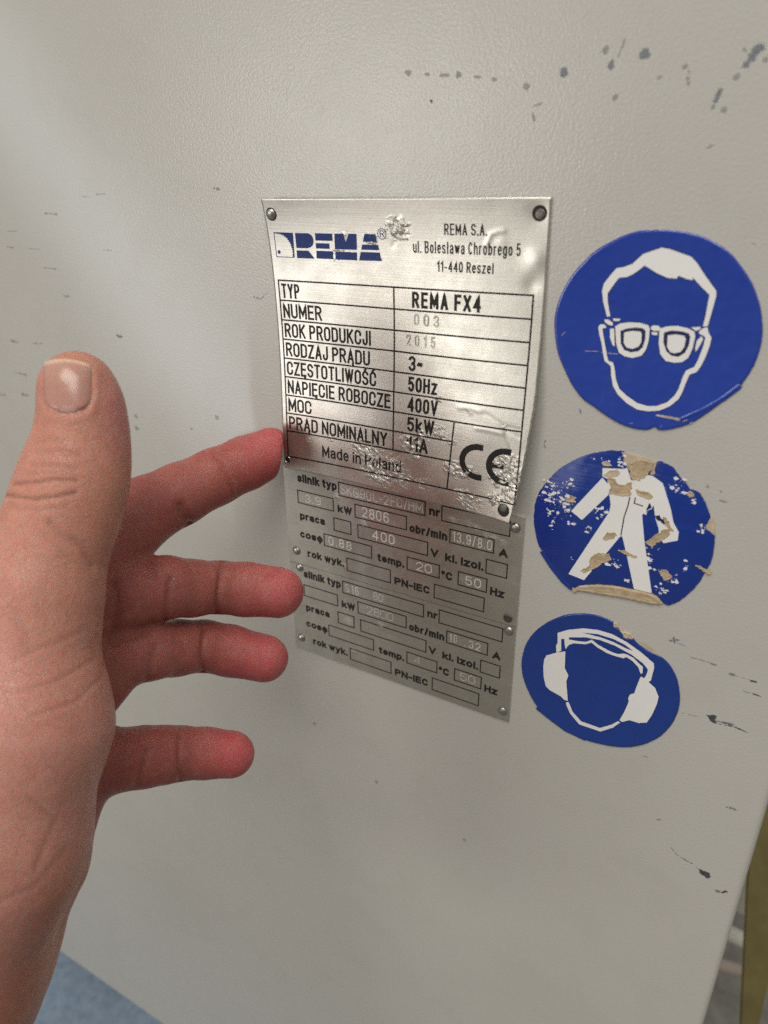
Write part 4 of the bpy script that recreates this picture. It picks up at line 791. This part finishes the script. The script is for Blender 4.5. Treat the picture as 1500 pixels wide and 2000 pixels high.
# the index fingertip is pressed flat where it meets the edge of the plate
i0 = np.maximum(((TIPP-14-lo)/VS).astype(int), 0); i1 = np.minimum(((TIPP+14-lo)/VS).astype(int), n3); sl = tuple(slice(i0[i], i1[i]) for i in range(3))
P = np.stack(np.meshgrid(*[ax[i][sl[i]] for i in range(3)], indexing='ij'), -1)
G[sl] = -smin(-G[sl], -((P-TIPP) @ TIPN), 1.8)
add_prims(PRIMS[ni:])
for s_ in (0, -1): G[s_] = 5; G[:, s_] = 5; G[:, :, s_] = 5
def surface_nets(G):
    neg = G < 0; nx, ny, nz = G.shape
    c = np.zeros((nx-1, ny-1, nz-1), np.int8)
    for dx in (0, 1):
        for dy in (0, 1):
            for dz in (0, 1): c += neg[dx:nx-1+dx, dy:ny-1+dy, dz:nz-1+dz]
    act = np.argwhere((c > 0) & (c < 8)); idx = np.full(c.shape, -1, np.int32); idx[tuple(act.T)] = np.arange(len(act))
    acc = np.zeros((len(act), 3)); cnt = np.zeros(len(act))
    corners = [(x, y, z) for x in (0, 1) for y in (0, 1) for z in (0, 1)]
    val = {k: G[act[:, 0]+k[0], act[:, 1]+k[1], act[:, 2]+k[2]] for k in corners}
    for k in corners:
        for d in range(3):
            if k[d]: continue
            q = list(k); q[d] = 1; q = tuple(q); a, b = val[k], val[q]; m = (a < 0) != (b < 0)
            t = np.where(m, a/np.where(a == b, 1, a-b), 0); p = np.array(k, float)[None]+np.zeros((len(act), 3)); p[:, d] += t
            acc[m] += p[m]; cnt[m] += 1
    V = act+acc/cnt[:, None]; Fs = []
    for d in range(3):
        s0 = [slice(1, -1)]*3; s0[d] = slice(0, -1); s1 = list(s0); s1[d] = slice(1, None)
        A, B = neg[tuple(s0)], neg[tuple(s1)]; m = np.argwhere(A != B); flip = A[tuple(m.T)]
        st = np.array([1, 1, 1]); st[d] = 0; m = m+st; u, v = [(1, 2), (2, 0), (0, 1)][d]
        e = np.eye(3, dtype=int); qd = [m-e[u]-e[v], m-e[v], m, m-e[u]]
        ok = np.all([(x >= 0).all(1) & (x < np.array(c.shape)).all(1) for x in qd], 0)
        q4 = np.stack([idx[tuple(x[ok].T)] for x in qd], 1); f = flip[ok]
        q4[~f] = q4[~f][:, ::-1]; Fs.append(q4[(q4 >= 0).all(1)])
    return V, np.concatenate(Fs)
Vg, Fg = surface_nets(G)
Vc = lo+Vg*VS
# relax the grid steps
E2 = np.concatenate([Fg[:, [0, 1]], Fg[:, [1, 2]], Fg[:, [2, 3]], Fg[:, [3, 0]]])
def relax(V, it, lam):
    for _ in range(it):
        s = np.zeros_like(V); n = np.zeros(len(V))
        for a, b in ((0, 1), (1, 0)):
            for k in range(3): s[:, k] += np.bincount(E2[:, a], V[E2[:, b], k], len(V))
            n += np.bincount(E2[:, a], minlength=len(V))
        V = V+lam*(s/np.maximum(n, 1)[:, None]-V)
    return V
Vc = relax(Vc, 4, .5)
def vnormals(V):
    N = np.cross(V[Fg[:, 2]]-V[Fg[:, 0]], V[Fg[:, 3]]-V[Fg[:, 1]]); out = np.zeros_like(V)
    for k in range(4):
        for j in range(3): out[:, j] += np.bincount(Fg[:, k], N[:, j], len(V))
    return out/(np.linalg.norm(out, axis=1)[:, None]+1e-12)
Nn = vnormals(Vc)
PX = np.c_[750+F*Vc[:, 0]/Vc[:, 2], 1000+F*Vc[:, 1]/Vc[:, 2]]
facing = (Nn*Vc).sum(1) < 0
def poly_dist(P, pts):
    best = np.full(len(P), 1e9)
    for a, b in zip(pts[:-1], pts[1:]):
        a, b = np.array(a, float), np.array(b, float); d = b-a; t = np.clip(((P-a) @ d)/(d @ d), 0, 1); best = np.minimum(best, np.linalg.norm(P-a-t[:, None]*d, axis=1))
    return best
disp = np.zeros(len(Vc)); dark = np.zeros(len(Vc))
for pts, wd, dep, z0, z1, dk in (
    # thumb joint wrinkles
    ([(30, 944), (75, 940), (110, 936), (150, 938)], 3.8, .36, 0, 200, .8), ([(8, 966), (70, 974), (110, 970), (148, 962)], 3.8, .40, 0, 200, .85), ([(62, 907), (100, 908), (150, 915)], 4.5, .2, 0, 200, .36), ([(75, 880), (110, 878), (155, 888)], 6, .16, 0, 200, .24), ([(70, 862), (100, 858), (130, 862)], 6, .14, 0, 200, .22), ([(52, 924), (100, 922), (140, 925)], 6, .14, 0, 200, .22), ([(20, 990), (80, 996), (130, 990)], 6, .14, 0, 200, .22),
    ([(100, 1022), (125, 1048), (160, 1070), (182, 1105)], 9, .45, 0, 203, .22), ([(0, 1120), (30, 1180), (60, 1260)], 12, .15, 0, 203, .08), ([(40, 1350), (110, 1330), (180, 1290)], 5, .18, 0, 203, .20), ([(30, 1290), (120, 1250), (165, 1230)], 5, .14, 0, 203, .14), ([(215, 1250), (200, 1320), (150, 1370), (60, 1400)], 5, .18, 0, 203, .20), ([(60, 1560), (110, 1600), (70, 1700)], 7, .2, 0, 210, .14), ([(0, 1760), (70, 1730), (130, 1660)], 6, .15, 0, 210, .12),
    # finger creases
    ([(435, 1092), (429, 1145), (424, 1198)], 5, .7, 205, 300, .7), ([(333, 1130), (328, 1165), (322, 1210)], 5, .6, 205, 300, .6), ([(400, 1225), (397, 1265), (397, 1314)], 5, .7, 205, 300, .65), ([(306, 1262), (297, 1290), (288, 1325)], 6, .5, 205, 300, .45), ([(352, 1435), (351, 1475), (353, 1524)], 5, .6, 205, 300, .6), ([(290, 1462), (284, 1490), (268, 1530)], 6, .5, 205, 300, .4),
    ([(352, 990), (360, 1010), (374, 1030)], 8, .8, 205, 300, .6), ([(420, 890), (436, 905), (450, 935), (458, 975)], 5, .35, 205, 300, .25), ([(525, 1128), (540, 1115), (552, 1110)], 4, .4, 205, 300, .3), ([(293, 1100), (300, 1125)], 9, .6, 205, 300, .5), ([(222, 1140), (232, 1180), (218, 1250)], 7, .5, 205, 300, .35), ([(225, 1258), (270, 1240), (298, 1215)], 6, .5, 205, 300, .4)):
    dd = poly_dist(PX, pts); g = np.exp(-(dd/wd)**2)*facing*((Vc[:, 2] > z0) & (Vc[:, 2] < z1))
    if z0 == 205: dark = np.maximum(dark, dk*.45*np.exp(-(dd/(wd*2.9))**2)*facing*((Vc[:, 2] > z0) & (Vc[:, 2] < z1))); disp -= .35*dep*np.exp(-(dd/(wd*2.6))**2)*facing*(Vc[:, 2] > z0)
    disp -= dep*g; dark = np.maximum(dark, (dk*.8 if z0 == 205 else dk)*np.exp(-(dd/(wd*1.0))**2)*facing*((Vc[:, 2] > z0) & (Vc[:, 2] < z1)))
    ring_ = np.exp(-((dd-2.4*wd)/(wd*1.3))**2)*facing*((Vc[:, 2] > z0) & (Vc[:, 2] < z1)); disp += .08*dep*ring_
# nail bed on the thumb
NAILC = np.array([[0, 0]])
def nail_uv(P):
    cx = 132+.02*(P[:, 1]-750); s = (P[:, 0]-cx)/(47+.035*(P[:, 1]-750)*-1); t = (P[:, 1]-708)/98.0; return s, t
s_, t_ = nail_uv(PX); on = facing & (Vc[:, 2] < 200)
rn = np.maximum(np.abs(s_), np.abs(t_*2-1)); q_ = (np.abs(s_)**3.2+np.abs(t_*2-1)**3.2)**(1/3.2)
disp -= on*(.34*np.exp(-((q_-1.0)/.09)**2)); disp += on*.14*np.exp(-((q_-1.25)/.14)**2)*(t_ > .1); disp -= on*.30*(q_ < .95); dark = np.maximum(dark, on*.14*np.exp(-((q_-1.04)/.07)**2)*(t_ > .05))
for i in range(len(Vc)):
    p = Vc[i]; disp[i] += .14*mnoise.noise(Vector(p*.10))+.035*mnoise.noise(Vector(p*.5))
Vd = Vc+Nn*disp[:, None]
# skin colour: tan back of the thumb, pinker palm, red fingers darkened for their dimmer light, redder tips
def chain_d(ch):
    best = np.full(len(Vc), 1e9); tt = np.zeros(len(Vc)); L = len(ch)-1
    for i in range(L):
        d, h = seg_d(Vc, cm(*ch[i][:3]), cm(*ch[i+1][:3])); d = d-(ch[i][3]*ch[i][2]/F*(1-h)+ch[i+1][3]*ch[i+1][2]/F*h); m = d < best; best[m] = d[m]; tt[m] = (i+h[m])/L
    return best, tt
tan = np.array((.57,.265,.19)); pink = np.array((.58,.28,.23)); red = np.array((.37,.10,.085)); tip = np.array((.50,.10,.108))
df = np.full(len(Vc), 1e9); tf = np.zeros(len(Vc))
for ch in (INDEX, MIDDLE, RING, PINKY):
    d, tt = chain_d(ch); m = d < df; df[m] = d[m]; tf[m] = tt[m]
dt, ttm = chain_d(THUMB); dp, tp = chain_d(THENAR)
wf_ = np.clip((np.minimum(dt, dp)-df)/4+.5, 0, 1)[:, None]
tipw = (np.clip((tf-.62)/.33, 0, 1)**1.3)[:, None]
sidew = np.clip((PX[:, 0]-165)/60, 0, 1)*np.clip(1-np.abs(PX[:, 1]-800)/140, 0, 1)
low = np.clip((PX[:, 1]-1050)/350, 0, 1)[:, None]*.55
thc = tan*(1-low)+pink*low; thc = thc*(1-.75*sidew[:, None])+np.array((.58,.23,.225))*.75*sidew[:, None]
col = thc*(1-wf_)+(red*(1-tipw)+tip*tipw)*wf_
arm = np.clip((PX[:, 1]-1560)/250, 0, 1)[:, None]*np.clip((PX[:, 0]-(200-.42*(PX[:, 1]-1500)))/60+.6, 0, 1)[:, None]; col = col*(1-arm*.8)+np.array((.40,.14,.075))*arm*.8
col = col*(1-dark[:, None]*.78)+np.array([.20, .06, .035])*dark[:, None]*.78  # shade of the creases and nail groove is painted into the skin
RT = RC.T
def to_world(Vcam): p = Vcam @ RC+CC; return np.c_[p[:, 0], p[:, 2], -p[:, 1]]*MM
Pw = to_world(Vd); org = np.array([Pw[:, 0].mean(), Pw[:, 1].mean(), Pw[:, 2].mean()])
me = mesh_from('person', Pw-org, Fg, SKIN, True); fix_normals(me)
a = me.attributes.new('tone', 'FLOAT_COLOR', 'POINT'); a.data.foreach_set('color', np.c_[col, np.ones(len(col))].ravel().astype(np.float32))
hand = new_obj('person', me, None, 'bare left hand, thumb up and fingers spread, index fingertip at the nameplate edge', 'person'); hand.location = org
# the thumbnail
ns, nt = 41, 41; pts = []; tone = []
SS, TT = np.meshgrid(np.linspace(-1, 1, ns), np.linspace(0, 1, nt))
def surf_z(px, py):
    z = np.full(px.shape, 168.)
    for _ in range(60): z = z+.7*sdf(np.stack([(px-750)/F*z, (py-1000)/F*z, z], -1))
    return z
sq = 1-.40*np.clip((TT-.72)/.28, 0, 1)**2-.10*np.clip((.18-TT)/.18, 0, 1)**2
yy = 708+98*TT; yy = yy-(7*(1-SS**2)*np.clip((.3-TT)/.3, 0, 1)-3*np.clip((.3-TT)/.3, 0, 1)*SS)+(5*(1-SS**2)-5)*np.clip((TT-.7)/.3, 0, 1)
xx = 132+.02*(yy-750)+SS*sq*(46.5-.03*(yy-750))
zz = surf_z(xx, yy)
zc = surf_z(np.full_like(xx, 0)+132+.02*(yy-750), yy)
lift = .24*(1-np.abs(SS)**4)*(1-np.clip((TT-.86)/.14, 0, 1)**2)-.42*np.abs(SS)**6-.25*np.clip((TT-.9)/.1, 0, 1)
zz = np.minimum(zz, zc+5.0); zz = zz+.10*(zc-zz)-lift+.05
nv_ = np.stack([(xx-750)/F*zz, (yy-1000)/F*zz, zz], -1).reshape(-1, 3)
nb = nv_+np.array([0, 0, .9]); k = ns*nt
nf = [(j*ns+i, (j+1)*ns+i, (j+1)*ns+i+1, j*ns+i+1) for j in range(nt-1) for i in range(ns-1)]
brd = list(range(ns))+[(j+1)*ns-1 for j in range(1, nt)]+[(nt-1)*ns+i for i in range(ns-2, -1, -1)]+[j*ns for j in range(nt-2, 0, -1)]
nf += [(brd[q], brd[(q+1) % len(brd)], k+brd[(q+1) % len(brd)], k+brd[q]) for q in range(len(brd))]
me = mesh_from('thumbnail', to_world(np.r_[nv_, nb])-org, nf, NAIL, True); fix_normals(me)
tcol = np.zeros((nt, ns, 3)); tcol[:] = (.47,.235,.19)
lun = np.clip(1-((SS/.62)**2+((TT-1.02)/.17)**2), 0, 1)[..., None]**.5; tcol = tcol*(1-lun*.5)+np.array([.74, .54, .50])*lun*.5
fe = np.clip((.075-TT+.03*(SS**2))/.04, 0, 1)[..., None]; tcol = tcol*(1-fe*.8)+np.array([.80, .56, .40])*fe*.8
up_ = np.clip((.5-TT)/.4, 0, 1)[..., None]; tcol = tcol*(1-up_*.35*(1-fe))+np.array([.50, .33, .22])*up_*.35*(1-fe)
tc2 = np.r_[tcol.reshape(-1, 3), tcol.reshape(-1, 3)]
a = me.attributes.new('tone', 'FLOAT_COLOR', 'POINT'); a.data.foreach_set('color', np.c_[tc2, np.ones(len(tc2))].ravel().astype(np.float32))
new_obj('thumbnail', me, hand)

# ---------------------------------------------------------------- behind and below the panel
FLOOR = plain('floor_concrete', (.20, .19, .165), .8, 40, .3, .002)
fl = rounded_box('floor', (-3, -3, -.80), (3, 3, -.75), 0, FLOOR); fl['kind'] = 'structure'
CLOTH = Nodes('blue_cloth')
cc_ = CLOTH.mix(CLOTH.ramp(CLOTH.noise(110, 5, .7), [(.35, 0), (.65, 1)]), (.175, .235, .315), (.265, .335, .42))
CLOTH.set(Base_Color=cc_, Roughness=.95, Normal=CLOTH.bump(CLOTH.noise(300, 4), .5, .002)); CLOTH = CLOTH.m
nx = 60; V = []; Fc = []
for j in range(nx+1):
    for i in range(nx+1):
        x = -1.05+1.0*i/nx; y = -.18+.75*j/nx
        V.append((x, y, -.70+.016*mnoise.noise(Vector((x*7, y*7, 3)))+.006*mnoise.noise(Vector((x*22, y*22, 8)))))
Fc = [(j*(nx+1)+i, j*(nx+1)+i+1, (j+1)*(nx+1)+i+1, (j+1)*(nx+1)+i) for j in range(nx) for i in range(nx)]
brd = list(range(nx+1))+[(j+1)*(nx+1)-1 for j in range(1, nx+1)]+[nx*(nx+1)+i for i in range(nx-1, -1, -1)]+[j*(nx+1) for j in range(nx-1, 0, -1)]
n0 = len(V); V += [(V[i][0], V[i][1], -.75) for i in brd]
Fc += [(brd[k], brd[(k+1) % len(brd)], n0+(k+1) % len(brd), n0+k) for k in range(len(brd))]
me = mesh_from('blue_cloth', V, Fc, CLOTH, True); fix_normals(me)
new_obj('blue_cloth', me, None, 'mottled blue-grey cloth lying below the lower edge of the panel', 'cloth')
def prism(name, outline, Z0, Z1, mat, **kw):
    """a solid with the given outline at distance Z0, running straight back to Z1 along the depth of the machine"""
    dn = np.array([0, 0, 1.0])
    a = np.array([RC.T @ cm(x, y, Z0)+CC for x, y in outline]); b = a+dn*(Z1-Z0); n = len(a)
    V = [(p[0]*MM, p[2]*MM, -p[1]*MM) for p in np.r_[a, b]]
    tri = [tuple(t) for t in tessellate_polygon([[Vector((x, y, 0)) for x, y in outline]])]
    Fc = tri+[tuple(n+i for i in t[::-1]) for t in tri]+[(i, (i+1) % n, n+(i+1) % n, n+i) for i in range(n)]
    me = mesh_from(name, V, Fc, mat); fix_normals(me)
    bm_ = bmesh.new(); bm_.from_mesh(me); bmesh.ops.dissolve_limit(bm_, angle_limit=.02, verts=bm_.verts, edges=bm_.edges); bmesh.ops.bevel(bm_, geom=bm_.edges[:], offset=.0015, segments=2, affect='EDGES'); bm_.to_mesh(me); bm_.free()
    return new_obj(name, me, None, **kw)
OLIVE = plain('olive_paint', (.19, .152, .055), .6, 30, .25)
prism('yellow_post', [(1490, 1480), (1458, 1690), (1454, 1760), (1449, 1850), (1440, 2060), (1470, 2060), (1500, 1925), (1560, 1700), (1600, 1480)], 440, 500, OLIVE, label='dark olive-yellow painted post beside the panel edge', cat='post')
PALE = plain('beige_paint', (.52, .48, .42), .5, 60, .08)
prism('machine_base', [(1330, 1640), (1475, 1640), (1475, 1800), (1330, 1740)], 560, 660, PALE, label='pale beige machine base glimpsed between the panel and the olive post', cat='machine part')
def pipe(name, a, b, r, mat, **kw):
    A0 = np.array([RC.T @ cm(*p)+CC for p in (a, b)]); A0 = [Vector((p[0]*MM, p[2]*MM, -p[1]*MM)) for p in A0]; d = (A0[1]-A0[0]); q = d.to_track_quat('Z', 'Y').to_matrix(); V = []; n = 20
    prof = [(r*.8, 0), (r, .002), (r, d.length-.002), (r*.8, d.length)]
    for rr, z in prof: V += [tuple(A0[0]+q @ Vector((rr*math.cos(2*math.pi*i/n), rr*math.sin(2*math.pi*i/n), z))) for i in range(n)]
    Fc = [(k*n+i, k*n+(i+1) % n, (k+1)*n+(i+1) % n, (k+1)*n+i) for k in range(3) for i in range(n)]+[tuple(range(n))[::-1], tuple(3*n+i for i in range(n))]
    me = mesh_from(name, V, Fc, mat, True); return new_obj(name, me, None, **kw)
pipe('pipe', (1330, 1772, 600), (1500, 1862, 600), .0062, plain('white_plastic', (.75, .71, .62), .4, 60, .05), label='white round pipe between the panel edge and the olive post', cat='pipe', group='pipes behind the panel')
pipe('pipe', (1300, 1852, 760), (1500, 1912, 760), .0060, plain('pink_plastic', (.40, .33, .28), .5, 60, .08), label='dull pinkish pipe lying lower than the white pipe', cat='pipe', group='pipes behind the panel')
